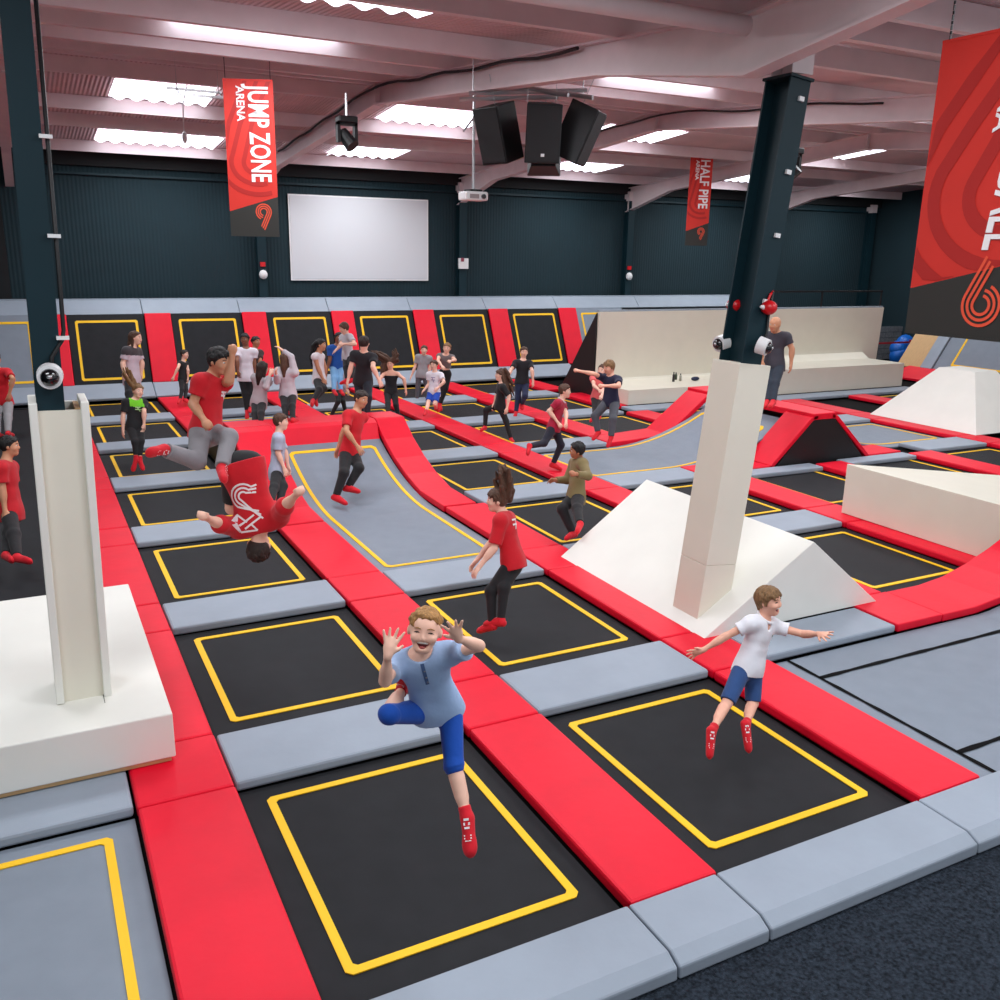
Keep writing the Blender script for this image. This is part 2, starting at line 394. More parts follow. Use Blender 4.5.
surf(MB(), L_(2.33), L_(4.14), 11.95-14.5, 17.25-14.5, lambda x, y: zc(y+14.5), 2, 20).build('jump_bed', GBED, t)
ring(MB(), L_(2.49), L_(3.99), 12.2-14.5, 17.0-14.5, .056, lambda x, y: zc(y+14.5), .06, 20).build('boundary_line', YEL, t)
# ------------------------------------------------------------------ big ramp at the right front
zr = lambda x: .24*max(0, x-7.95)**1.6
t = thing('ramp_trampoline', 'wide grey ramp trampoline with black seams rising at the right edge', 'ramp', (7.3, .87, 0))
surf(MB(), 4.83-7.3, 10.0-7.3, -.27-.87, 2.0-.87, lambda x, y: zr(x+7.3), 30, 2).build('jump_bed', GBED, t)
def seam(p, q, w, nn=14):
    vs = []; fs = []
    d = unit(V(q[0]-p[0], q[1]-p[1], 0)); nrm = V(-d[1], d[0], 0)*w/2
    for k in range(nn+1):
        c0 = V(p[0]+(q[0]-p[0])*k/nn, p[1]+(q[1]-p[1])*k/nn, 0); wob = nrm*(1+.25*math.sin(k*2.1))
        for s_ in (-1, 1):
            x, y = (c0+s_*wob)[:2]; vs.append((x-7.3, y-.87, zr(x)+.006))
    for k in range(nn): fs.append((2*k, 2*k+2, 2*k+3, 2*k+1))
    o = raw('seam', vs, fs, BLK, t)
seam((5.1, -.2), (5.1, 2.0), .045); seam((5.1, 1.58), (9.9, 1.58), .05, 24); seam((5.1, .12), (9.9, .12), .05, 24)
pr = [(x, zr(x)+.09) for x in (7.36, 7.9, 8.3, 8.7, 9.1, 9.5, 10)]
ramp_pad(MB().strip(pr, 'x', 2.02, 2.78, .09), 'red pad rising along the far side of the wide grey ramp')
ramp_pad(MB().strip([(6.66, .095), (7.35, .095)], 'x', 2.02, 2.78, .09), 'flat red pad between the white prism and the rising red pad')
# ------------------------------------------------------------------ ramps either side of the second hump
zl = lambda x: .115*max(0, x-9.1)**2
t = thing('ramp_trampoline', 'grey ramp trampoline climbing right behind the right pillar', 'ramp', (9.5, 10.1, 0))
surf(MB(), 7.34-9.5, 11.7-9.5, 8.92-10.1, 11.18-10.1, lambda x, y: zl(x+9.5), 24, 2).build('jump_bed', GBED, t)
ring(MB(), 7.5-9.5, 11.4-9.5, 9.18-10.1, 11.04-10.1, .056, lambda x, y: zl(x+9.5), .06, 20).build('boundary_line', YEL, t)
zq = lambda x: .115*max(0, 14.9-x)**2
t = thing('ramp_trampoline', 'grey ramp trampoline sloping down right of the black triangle', 'ramp', (14.5, 10.1, 0))
surf(MB(), 12.3-14.5, 16.6-14.5, 8.92-10.1, 11.18-10.1, lambda x, y: zq(x+14.5), 24, 2).build('jump_bed', GBED, t)
ring(MB(), 12.6-14.5, 16.48-14.5, 9.18-10.1, 11.04-10.1, .056, lambda x, y: zq(x+14.5), .06, 20).build('boundary_line', YEL, t)
fr = [(10.72, .1), (11.62, .93), (11.78, .98), (12.15, .98), (12.3, .93), (13.25, .1)]
ramp_pad(MB().strip([(9.16, .095), (9.7, .11), (10.6, .16), (11.62, .93), (11.95, .98)], 'x', 11.2, 11.93, .1), 'red pad climbing along the far side of the ramp behind the pillar')
ramp_pad(MB().strip(fr[:3], 'x', 8.25, 8.95, .08), 'red pad climbing the left slope of the black triangle')
ramp_pad(MB().strip(fr[3:], 'x', 8.25, 8.95, .08), 'red pad down the right slope of the black triangle')
ramp_pad(MB().strip([(8.25, 1.0), (11.95, 1.0)], 'y', 11.66, 12.24, .12), 'red pad along the ridge above the black triangle')
ramp_pad(MB().strip([(9.82, .1), (10.72, .1)], 'x', 8.25, 8.95, .08), 'short flat red pad left of the black triangle')
ramp_pad(MB().strip([(12.24, .95), (13.25, .12), (14.15, .1)], 'x', 11.2, 11.93, .1), 'red pad down the far right slope of the second hump')
ramp_pad(MB().strip([(13.25, .1), (14.15, .1)], 'x', 8.25, 8.95, .08), 'flat red pad right of the black triangle')
o = MB().prism([(10.8, 8.27, .0), (11.65, 8.27, .86), (11.8, 8.27, .9), (12.13, 8.27, .9), (12.28, 8.27, .86), (13.17, 8.27, 0)], (0, .05, 0)).build('ramp_side', BLACK)
o.parent = t; o.location = -t.location
# ------------------------------------------------------------------ wall trampolines
WA = math.atan2(2.06-.36, 21.85-21.06); LW = math.hypot(2.06-.36, 21.85-21.06)
wb = None
def wall_tramp(c, label, grey=False):
    global wb
    x = PX*(c-1)
    t = thing('wall_trampoline', label, 'trampoline', (x, 21.06, .36), 'sloping trampolines along the back wall')
    t.rotation_euler = (WA, 0, 0)
    MB().box(-.17, 1.64, 0, LW, -.04, 0).build('jump_bed', GBED if grey else BED, t)
    ring(MB(), 0, 1.485, .13, LW-.16, .06, lambda a, b: 0).build('boundary_line', YEL, t)
    return t
wall_tramp(0, 'grey sloping wall trampoline left of the left pillar', True)
for c, w in zip(range(1, 7), ('leftmost black one right of the pillar', 'second black one, behind the small girl', 'third black one from left', 'fourth black one, behind the dancing crowd', 'fifth black one from left', 'black one nearest the white half pipe')):
    wall_tramp(c, 'sloping wall trampoline with yellow square, ' + w)
wall_tramp(7, 'grey sloping wall trampoline half hidden by the half pipe', True)
for k in range(0, 7):
    x0 = -.84+PX*k
    o = pad('wall_pad', .655, LW, .07, RED, (x0+.327, (21.06+21.85)/2, (.36+2.06)/2), 'red sloping wall pad, %s from left along the back wall' % ORD[k], 'pad', 'red wall pads')
    o.rotation_euler = (WA, 0, 0)
FA = math.atan2(.36-.1, 21.06-20.45); LF = math.hypot(.26, .61)
xs = [-5.4, -3.35, -.84, 1.64, 4.14, 6.64, 9.14, 11.64, 14.2, 17.4, 23.3]
pos = ['at far left', 'beside the left pillar', 'below the first black wall trampoline', 'below the second black wall trampoline', 'below the third black wall trampoline', 'below the fourth black wall trampoline', 'below the fifth black wall trampoline', 'below the sixth black wall trampoline', 'behind the half pipe end', 'behind the half pipe middle']
for k in range(10):
    if k >= 8: continue
    o = pad('foot_pad', xs[k+1]-xs[k]-.01, LF+.04, .08, GREY, ((xs[k]+xs[k+1])/2, 20.75, .19), 'grey sloping foot pad ' + pos[k], 'pad', 'grey wall foot pads')
    o.rotation_euler = (FA, 0, 0)
for k in range(10):
    a, b = xs[k], xs[k+1]
    o = MB().prism([(a+.006, 21.9, 2.06), (a+.006, 22.25, 2.4), (a+.006, 22.66, 2.42), (a+.006, 22.66, 2.3), (a+.006, 22.0, 2.0)], (b-a-.012, 0, 0)).build('coping_pad', GREY, bev=.012)
    tag(o, 'grey coping pad on top of the back wall slope, %s' % ('leftmost' if k == 0 else ORD[k] + ' from left'), 'pad', 'grey coping pads')
o = MB().box(-5.4, 23.2, 21.0, 22.65, .0, .3).prism([(-5.4, 21.1, .3), (-5.4, 21.85, 1.95), (-5.4, 22.65, 1.95), (-5.4, 22.65, .3)], (28.6, 0, 0)).build('trim_60', UNDER); struct(o)
# long bed at the far left
t = thing('trampoline', 'long plain black trampoline run left of the white tower', 'trampoline', (-1.77, 13, 0))
MB().box(-.9, .92, -7.5, 7.4, -.04, 0).build('jump_bed', BED, t)
ring(MB(), -.78, .78, -7.2, 7.2, .05, lambda a, b: 0).build('seam', BLK, t)
# ------------------------------------------------------------------ white blocks, towers, half pipe
t = thing('platform', 'low white platform with plywood edge around the left pillar', 'platform', (-2.3, 3.96, .1))
MB().box(-1.8, 1.79, -1.48, 1.5, .035, .39, .01).build('box', WHITE, t)
MB().box(-1.77, 1.76, -1.46, 1.48, 0, .05).build('plywood_edge', PLY, t)
MB().box(1.36, 1.364, -1.1, -.55, .388, .392).build('joint', BLK, t)
t = thing('tower', 'tall open white tower boxing in the left pillar', 'tower', (-1.07, 3.15, .49))
MB().box(-.135, .135, -.15, -.12, 0, 2.19).build('front_board', CREAM, t)
MB().box(-.19, -.135, -.19, .25, 0, 2.25, .008).build('side_board', WHITE, t)
MB().box(.135, .19, -.19, .25, 0, 2.25, .008).build('side_board', WHITE, t)
MB().box(-.135, .135, .2, .25, 0, 2.2).build('back_board', WHITE, t)
MB().box(-.135, -.1, -.12, .2, 2.05, 2.2).box(.1, .135, -.12, .2, 2.05, 2.2).build('plywood_batten', PLY, t)
def steel_column(name, label, x, y, z0, z1, hw, hd):
    t = thing(name, label, 'column', (x, y, z0))
    h = z1-z0
    MB().box(-hw, hw, -hd, -hd+.02, 0, h).box(-hw, hw, hd-.02, hd, 0, h).box(-.012, .012, -hd+.02, hd-.02, 0, h).build('shaft', TEAL, t)
    return t
t = thing('steel_column', 'dark teal steel column rising from the left white tower', 'column', (-1.12, 3.12, .49))
MB().box(-.088, .088, -.1, -.08, 0, 5.5).box(-.088, .088, .2, .22, 0, 5.5).box(-.012, .012, -.08, .2, 0, 5.5).build('shaft', TEAL, t)
c = MB(); pts = [(.12, -.1, 5.4), (.12, -.1, 2.74), (.11, -.1, 2.68), (.03, -.13, 2.56), (.02, -.13, 2.44)]
c.tube([V(*p) for p in pts], .014, 8).build('conduit', BLACK, t, smooth=True)
for z in (2.69, 3.36, 3.98): MB().box(.07, .15, -.14, -.09, z-.012, z+.012).build('conduit_clip', PLASTIC, t)
t2 = steel_column('steel_column', 'dark teal steel column with recessed web rising from the right white tower', 4.88, 3.10, .3, 5.42, .125, .17)
MB().box(-.145, .145, -.19, .19, 5.12, 5.145).build('cap_plate', TEAL, t2)
c = MB(); c.tube([V(.1, -.18, 3.2), V(.1, -.18, 2.95), V(.1, -.2, 2.8), V(.04, -.22, 2.72)], .014, 8).build('conduit', BLACK, t2, smooth=True)
for z in (3.1, 3.72, 4.3, 4.95): MB().box(.0, .06, -.195, -.17, z-.02, z+.02).build('conduit_clip', PLASTIC, t2)
# column head above the cap (painted pale like the rafters)
struct(MB().box(5.39, 5.65, 2.99, 3.01, 5.45, 6.1).box(5.39, 5.65, 3.25, 3.27, 5.45, 6.1).box(5.51, 5.53, 3.01, 3.25, 5.45, 6.1).build('trim_61', BEAM))
o = MB().add([(4.55, 2.6, .09), (5.93, 2.6, .93), (7.0, 2.6, .09), (4.55, 5.4, .09), (5.93, 5.55, .93), (7.0, 5.4, .09)], [(0, 2, 1), (3, 4, 5), (0, 1, 4, 3), (1, 2, 5, 4), (0, 3, 5, 2)]).build('prism_ramp', WHITE, bev=.006)
tag(o, 'white wooden prism with sloping sides at the foot of the right pillar', 'ramp')
t = thing('tower', 'tall square white tower boxing in the right pillar', 'tower', (4.95, 3.17, .1))
MB().box(-.27, .13, -.29, .12, .0, .62, .006).build('lower_casing', CREAM, t)
MB().box(-.27, .13, -.29, .12, .622, 2.68, .006).build('upper_casing', CREAM, t)
o = MB().prism([(9.47, 2.84, .1), (9.47, 2.84, .85), (14.6, 2.84, .12), (14.6, 2.84, .1)], (0, 2.58, 0)).build('wedge_ramp', CREAM, bev=.008)
tag(o, 'long cream wooden wedge sloping away from its tall left face', 'ramp')
b = MB(); bx = [(17.1, 8.75), (19.9, 8.75), (19.9, 11.65), (17.1, 11.65)]; tx = [(18.15, 9.75), (18.9, 9.75), (18.9, 10.7), (18.15, 10.7)]
o = b.add([(x, y, .1) for x, y in bx] + [(x, y, 1.32) for x, y in tx], [(3, 2, 1, 0), (4, 5, 6, 7), (0, 1, 5, 4), (1, 2, 6, 5), (2, 3, 7, 6), (3, 0, 4, 7)]).build('pyramid_ramp', WHITE, bev=.006)
tag(o, 'white flat-topped pyramid below the big banner at the right', 'ramp')
# half pipe
t = thing('half_pipe', 'long white half pipe wall with a low bench in front', 'half pipe', (17, 16.6, 0)); hp_ = t
MB().prism([(-4.75, 0, .06), (-4.68, -.02, 2.31), (-4.68, .06, 2.31), (-4.68, .06, .06)], (10.6, 0, 0)).build('wall_face', CREAM, t)
MB().prism([(-4.72, .06, .02), (-4.72, .06, 2.28), (-4.72, 1.75, .1)], (.06, 0, 0)).build('side_brace', BLACK, t)
MB().prism([(5.8, .06, .02), (5.8, .06, 2.28), (5.8, 1.75, .1)], (.06, 0, 0)).build('side_brace', BLACK, t)
MB().box(-4.68, 5.9, 0, .12, 2.31, 2.35).build('top_rail', GREY, t)
MB().prism([(-4.76, -1.63, .1), (-4.76, -1.63, .47), (-4.76, -.25, .47), (-4.76, -.05, .5), (-4.76, 0, .55), (-4.76, 0, .1)], (4.71, 0, 0)).build('bench', CREAM, t)
MB().prism([(-.05, -1.63, .1), (-.05, -1.63, .78), (-.05, -.3, .78), (-.05, -.02, .95), (-.05, 0, 1.1), (-.05, 0, .1)], (5.25, 0, 0)).build('bench', CREAM, t)
for k, (a, b_) in enumerate(((12.0, 14.15), (14.15, 16.65), (16.65, 19.15), (19.15, 22.3))):
    o = pad('cross_pad', b_-a-.01, .62, .085, GREY, ((a+b_)/2, 14.62, .005), 'grey foam pad along the front of the half pipe, %s piece from left' % ORD[k], 'pad', 'grey cross pads')
# bottles and shoe left on the bench
def bottle(x, y, label, col, h=.2):
    t = thing('bottle', label, 'bottle', (x, y, .475), 'bottles left on the half pipe bench')
    MB().tube([V(0, 0, 0), V(0, 0, h*.7), V(0, 0, h*.82)], [.035, .035, .015], 10).build('bottle_body', mat('bottle', col, .3), t, smooth=True)
    MB().tube([V(0, 0, h*.82), V(0, 0, h)], .016, 8).build('cap', BLACK, t)
bottle(14.35, 15.9, 'dark bottle standing at the left on the half pipe bench', (30, 32, 34), .26)
bottle(14.62, 15.95, 'small grey bottle standing beside the dark one on the half pipe bench', (150, 150, 135), .2)
bottle(14.66, 16.2, 'little dark bottle farthest back on the half pipe bench', (50, 60, 40), .2)
o = MB().ball((15.05, 15.85, .53), (.14, .06, .055)).build('shoe', mat('navy_shoe', (24, 36, 66), .6), smooth=True); tag(o, 'dark blue shoe lying on the half pipe bench', 'shoe')
# handrail on top of the half pipe
MB().box(1.0, 5.85, .04, .08, 2.78, 2.83).build('handrail', BLACK, hp_)
for x in (1.0, 3.3, 5.82): MB().box(x-.02, x+.02, .04, .08, 2.35, 2.79).build('rail_post', BLACK, hp_)
# right end of the hall
t = thing('block_wall', 'low grey concrete block wall in the far right corner', 'wall', (26.2, 21.2, 0))
MB().box(-2.6, 3.2, -.1, .1, 0, 1.25).build('mortar', MORTAR, t)
bm_ = MB()
for r in range(6):
    x = -2.6 - (.22 if r % 2 else 0)
    while x < 3.15:
        a, b_ = max(-2.58, x+.012), min(3.18, x+.43)
        if b_-a > .05: bm_.box(a, b_, -.12, -.1, r*.208+.012, r*.208+.2)
        x += .442
bm_.build('block', BLOCK, t)
t = thing('barrier', 'red rail on black posts in front of the block wall', 'rail', (24.7, 19.0, 0))
MB().box(-.4, 2.9, -.02, .02, .86, .92).build('rail', mat('dark_red_rail', (150, 20, 36), .5), t)
for x in (.95, 2.86): MB().box(x-.03, x+.03, -.03, .03, 0, .94).build('post', BLACK, t)
t = thing('inflatable_bag', 'crumpled blue inflatable bag with red patch by the block wall', 'bag', (27.5, 19.5, 0))
MB().ball((0, 0, .35), (.42, .35, .4)).ball((.3, .1, .75), (.38, .3, .35)).ball((-.1, .05, .6), (.3, .3, .3)).build('bag_body', BLUE, t, smooth=True)
MB().prism([(-.05, -.33, .95), (.45, -.3, .95), (.2, -.36, .6)], (0, -.03, 0)).build('patch', REDPL, t)
t = thing('wall_trampoline', 'grey sloping trampoline with yellow line against the right wall', 'trampoline', (25.2, 0, .3))
ra = math.atan2(1.7, 1.2); t.rotation_euler = (0, -ra, 0)
MB().box(0, 2.1, 5.5, 16.3, -.04, 0).build('jump_bed', GBED, t)
ring(MB(), .22, 1.95, 6, 15.75, .07, lambda a, b: 0).build('boundary_line', YEL, t)
o = MB().box(0, 2.1, 16.32, 16.75, -.02, .06, .015).build('wall_pad', GREY); o.location = (25.2, 0, .3); o.rotation_euler = (0, -ra, 0)
tag(o, 'grey sloping pad beside the bare plywood panel at right', 'pad')
o = MB().box(0, 2.1, 16.78, 17.7, -.04, .0).build('side_panel', PLY); o.location = (25.2, 0, .3); o.rotation_euler = (0, -ra, 0); tag(o, 'bare plywood panel at the end of the right wall trampoline', 'panel')
o = MB().prism([(24.1, 6, .09), (25.2, 6, .34), (25.3, 6, .28), (25.3, 6, .01), (24.1, 6, .01)], (0, 11.2, 0)).build('foot_pad', RED, bev=.015); tag(o, 'red foot pad along the base of the right wall trampoline', 'pad')
# ------------------------------------------------------------------ fittings on walls and columns
t = thing('projection_screen', 'large blank pale screen on the back wall', 'screen', (8.0, 22.93, 2.92))
MB().box(-2.1, 2.1, 0, .03, 0, 2.3).build('screen_surface', SCREEN, t)
MB().box(-2.14, 2.14, .01, .05, -.04, 0).box(-2.14, 2.14, .01, .05, 2.3, 2.34).box(-2.14, -2.1, .01, .05, 0, 2.3).box(2.1, 2.14, .01, .05, 0, 2.3).build('frame', PLASTIC, t)
def dome_camera(loc, d, label):
    t = thing('dome_camera', label, 'camera', loc, 'dome cameras on the pillars')
    d = unit(d); p0 = V(0, 0, 0)
    MB().tube([p0, d*.1], [.085, .08], 24).build('housing', PLASTIC, t, smooth=False)
    a = unit(np.cross(d, V(0, 0, 1))); M = np.array([a, np.cross(d, a), d])
    MB().ball(d*.1, (.06, .06, .045), 16, 8, M).build('dome', LENS, t, smooth=True)
    MB().ball(d*.135+V(0, 0, .01), (.02, .02, .016), 8, 6).build('eye', METAL, t, smooth=True)
dome_camera((-1.06, 2.99, 2.93), (-.05, -1, -.05), 'white round dome camera on the left pillar')
dome_camera((5.16, 2.86, 2.97), (.45, -.8, -.25), 'white drum dome camera on the near face of the right pillar')
dome_camera((5.14, 3.32, 2.95), (-.9, -.1, -.15), 'white dome camera on the hidden left side of the right pillar')
def bell(loc, label):
    t = thing('alarm_bell', label, 'alarm', loc, 'red alarm sounders on the pillar')
    MB().ball((0, 0, 0), (.075, .085, .07), 14, 10).build('dome', REDPL, t, smooth=True)
    MB().tube([V(0, .03, .05), V(.03, .03, .12), V(.08, .05, .15)], .012, 6).build('cable', REDPL, t)
    MB().tube([V(-.1, .01, .01), V(-.05, 0, .0)], [.012, .03], 8).build('bracket', PLASTIC, t)
bell((5.27, 2.88, 3.32), 'red alarm sounder on the right side of the right pillar')
bell((5.2, 3.3, 3.32), 'red alarm sounder on the left side of the right pillar')
for x, l in ((5.0, 'below the jump banner'), (17.45, 'right of the speakers')):
    t = thing('wall_detector', 'small red and white detector on the wall column ' + l, 'detector', (x, 22.68, 3.05), 'detectors on wall columns')
    MB().box(-.07, .07, -.03, .03, .22, .34).build('beacon', REDPL, t); MB().ball((0, -.02, 0), (.12, .1, .13)).build('sensor', PLASTIC, t, smooth=True)
t = thing('wall_box', 'white box with red top on the wall column beside the screen', 'box', (11.2, 22.68, 3.25))
MB().box(-.16, .16, -.06, .03, 0, .32, .01).build('case', PLASTIC, t); MB().box(-.1, .0, -.07, -.05, .22, .33).build('tab', mat('maroon_tab', (140, 50, 70), .5), t)
t = thing('air_hose', 'yellow hose hanging from a white pipe at far left', 'hose', (-1.66, 22.7, 4.4))
MB().tube([V(.0, 0, 1.6), V(.12, 0, 1.5), V(.15, 0, .6)], .05, 8).build('pipe', PLASTIC, t, smooth=True)
MB().tube([V(.15, 0, .6), V(.2, 0, .1), V(.1, 0, -.35), V(-.25, 0, -.6), V(-.6, 0, -.5)], .05, 8).build('hose_end', YHOSE, t, smooth=True)
# ------------------------------------------------------------------ hung from the roof
rig = thing('speaker_rig', 'pale metal bars hung under the roof above the speaker cluster', 'rig', (5.55, 8.3, 5.86))
b = MB(); 
for a, c_ in (((-.75, .45, .1), (.75, -.3, .17)), ((-.85, .55, .02), (.4, -.1, .08))): b.tube([V(*a), V(*c_)], .03, 8)
b.build('long_bar', METAL, rig)
b = MB()
for x in (-.12, .28): b.tube([V(x-.1, .3, .22), V(x+.35, -.65, .02)], .03, 8)
b.build('cross_bar', METAL, rig)
b = MB()
for x, y in ((-.7, .42), (.7, -.28), (.0, .1)): b.tube([V(x, y, .1), V(x, y, .8)], .008, 5)
b.build('hanger', METAL, rig)
def speaker(loc, rz, rx, ry, label, logo=False, wires=()):
    t = thing('loudspeaker', label, 'speaker', loc, 'loudspeakers hung in a cluster')
    t.rotation_euler = (rx, ry, rz)
    loc_ = V(*loc)
    w, d, h = .25, .22, .385
    MB().prism([(-w, -d, -h), (w, -d, -h), (w*.72, d, -h), (-w*.72, d, -h)], (0, 0, 2*h)).build('cabinet', BLACK, t, bev=.012)
    MB().box(-w+.02, w-.02, -d-.012, -d, -h+.03, h-.03).build('grille', GRILLE, t)
    if logo: MB().box(-.025, .025, -d-.016, -d-.011, -h+.09, -h+.13).build('badge', PLASTIC, t)
    for wx, wy, L in wires: MB().tube([V(wx, wy, h), V(wx, wy, h+L)], .005, 5).build('wire', METAL, t)
speaker((5.58, 8.02, 5.42), -.35, .2, 0, 'black loudspeaker facing the front, white badge at its foot', True, ((-.2, .1, .45), (.2, .1, .4)))
speaker((5.18, 8.5, 5.43), -1.25, .3, .0, 'black loudspeaker turned to the left of the cluster', False, ((0, 0, .4),))
speaker((6.16, 7.98, 5.45), .75, .42, .0, 'black loudspeaker tilted out to the right of the cluster', False, ((0, .1, .4),))
speaker((5.98, 8.62, 5.33), 2.6, .25, 0, 'black loudspeaker behind the cluster facing away', False, ((0, 0, .45),))
t = thing('projector', 'white projector hanging on a pole in front of the back wall', 'projector', (5.0, 9.0, 4.58))
MB().box(-.19, .19, -.14, .14, -.06, .07, .03).build('case', PLASTIC, t)
MB().tube([V(.1, -.13, 0), V(.1, -.17, 0)], .035, 12).build('lens', LENS, t); MB().box(-.12, .03, -.145, -.135, -.03, .03).build('vent', mat('vent_grey', (150, 140, 140), .6), t)
MB().tube([V(0, 0, .07), V(.0, 0, 1.15)], .022, 8).build('pole', METAL, t); MB().box(-.1, .1, -.1, .1, .07, .1).build('mount', BLACK, t)
MB().tube([V(0, 0, 1.1), V(-.35, -.4, .85)], .015, 6).build('strut', METAL, t)
MB().tube([V(0, 0, 1.15), V(0, 0, 1.75)], .022, 8).build('pole', METAL, t)
def moving_head(loc, label, s=1):
    t = thing('moving_head_light', label, 'stage light', loc, 'moving head lights under the rafters')
    MB().box(-.16*s, .16*s, -.12*s, .12*s, .12*s, .22*s, .02).build('base', BLACK, t)
    MB().box(-.17*s, -.12*s, -.06*s, .06*s, -.18*s, .14*s).box(.12*s, .17*s, -.06*s, .06*s, -.18*s, .14*s).box(-.17*s, .17*s, -.06*s, .06*s, .08*s, .13*s).build('yoke', BLACK, t)
    a = unit(V(.4, -.5, -.75)); MB().tube([V(0, 0, -.12*s)-a*.14*s, V(0, 0, -.12*s)+a*.16*s], [.09*s, .12*s], 14).build('head', BLACK, t, smooth=False)
    MB().tube([V(0, 0, .22*s), V(0, 0, .22*s+.35)], .02, 6).build('clamp', METAL, t)
moving_head((3.85, 11.4, 5.65), 'black stage light under the rafter right of the jump banner')
moving_head((12.2, 10.0, 5.55), 'black stage light half hidden behind the right pillar', 1.1)
# cable along the rafter
b = MB(); b.tube([V(4.9, y, roofz(y)-.32-.02*math.sin(y*3)) for y in np.linspace(20, 6, 30)], .022, 6)
tag(b.build('cable', BLACK), 'black cable running along the rafter above the speakers', 'cable')
b = MB(); b.tube([V(11.1, y, roofz(y)-.32-.03*math.sin(y*2)) for y in np.linspace(18, 7, 26)], .02, 6)
tag(b.build('cable', BLACK), 'black cable running along the rafter right of the pillar', 'cable')
t = thing('lamp_lead', 'thin white lead with a bulb hanging near the left skylights', 'lead', (1.9, 15.2, 5.75))
MB().tube([V(.12, 0, .95), V(.02, 0, .6), V(.0, 0, .12)], .012, 5).build('lead', PLASTIC, t); MB().ball((.01, 0, .02), (.05, .05, .11)).build('bulb', PLASTIC, t, smooth=True)
t = thing('cable_tray', 'thin metal tray hung under the roof left of the jump banner', 'tray', (1.75, 12.2, 6.1))
MB().box(-.5, .55, -.02, .02, -.02, .02).box(-.5, .35, .3, .34, .1, .14).build('tray_bar', METAL, t)
for x in (-.35, .3): MB().tube([V(x, .0, .0), V(x, .3, .12), V(x, .3, .6)], .01, 5).build('hanger', METAL, t)
# banners
def text_mesh(name, body, size, m, parent, M, sx=.72, bold=.012, depth=.004):
    cu = bpy.data.curves.new(name, 'FONT'); cu.body = body; cu.size = size; cu.offset = bold; cu.extrude = depth; cu.resolution_u = 3
    o = bpy.data.objects.new(name, cu); COL.objects.link(o)
    dg = bpy.context.evaluated_depsgraph_get(); me = bpy.data.meshes.new_from_object(o.evaluated_get(dg)); 
    bpy.data.objects.remove(o); bpy.data.curves.remove(cu)
    me.name = name; me.materials.clear(); me.materials.append(m)
    n_ = len(me.vertices); co_ = np.empty(n_*3, np.float32); me.vertices.foreach_get('co', co_); co_ = co_.reshape(-1, 3)
    co_[:, 0] *= sx; w = float(co_[:, 0].max()) if n_ else 0
    out = np.c_[co_ @ np.asarray(M)[:, :3].T + np.asarray(M)[:, 3]]
    me.vertices.foreach_set('co', out.astype(np.float32).ravel()); me.update()
    return link(name, me, None, parent), w
def emblem(parent, cx, cz, R, flip, y):
    """three-line looping figure"""
    b = MB()
    for k in range(3):
        r = R*(1-.27*k); pts = []
        a0 = math.radians(155)
        tang = V(math.cos(a0), math.sin(a0))*r
        d = V(math.sin(a0), -math.cos(a0))          # straight stem direction
        L = R*2.1 - k*R*.12
        pts += [tang+d*L*(1-q) for q in np.linspace(0, 1, 6)]
        pts += [V(math.cos(a), math.sin(a))*r for a in np.linspace(a0, a0+math.radians(285 if k else 270), 26)[1:]]
        w = R*.075; N = len(pts); vs = []; fs = []
        for q, p in enumerate(pts):
            dd = unit(pts[min(q+1, N-1)]-pts[max(q-1, 0)]); nn = V(-dd[1], dd[0])
            for s_ in (-1, 1):
                x, z = (p+nn*w*s_)*(-1 if flip else 1); vs.append((cx+x, y, cz+z))
        for q in range(N-1): fs.append((2*q, 2*q+1, 2*q+3, 2*q+2))
        b.add(vs, fs)
    return b.build('emblem', BANORG, parent)
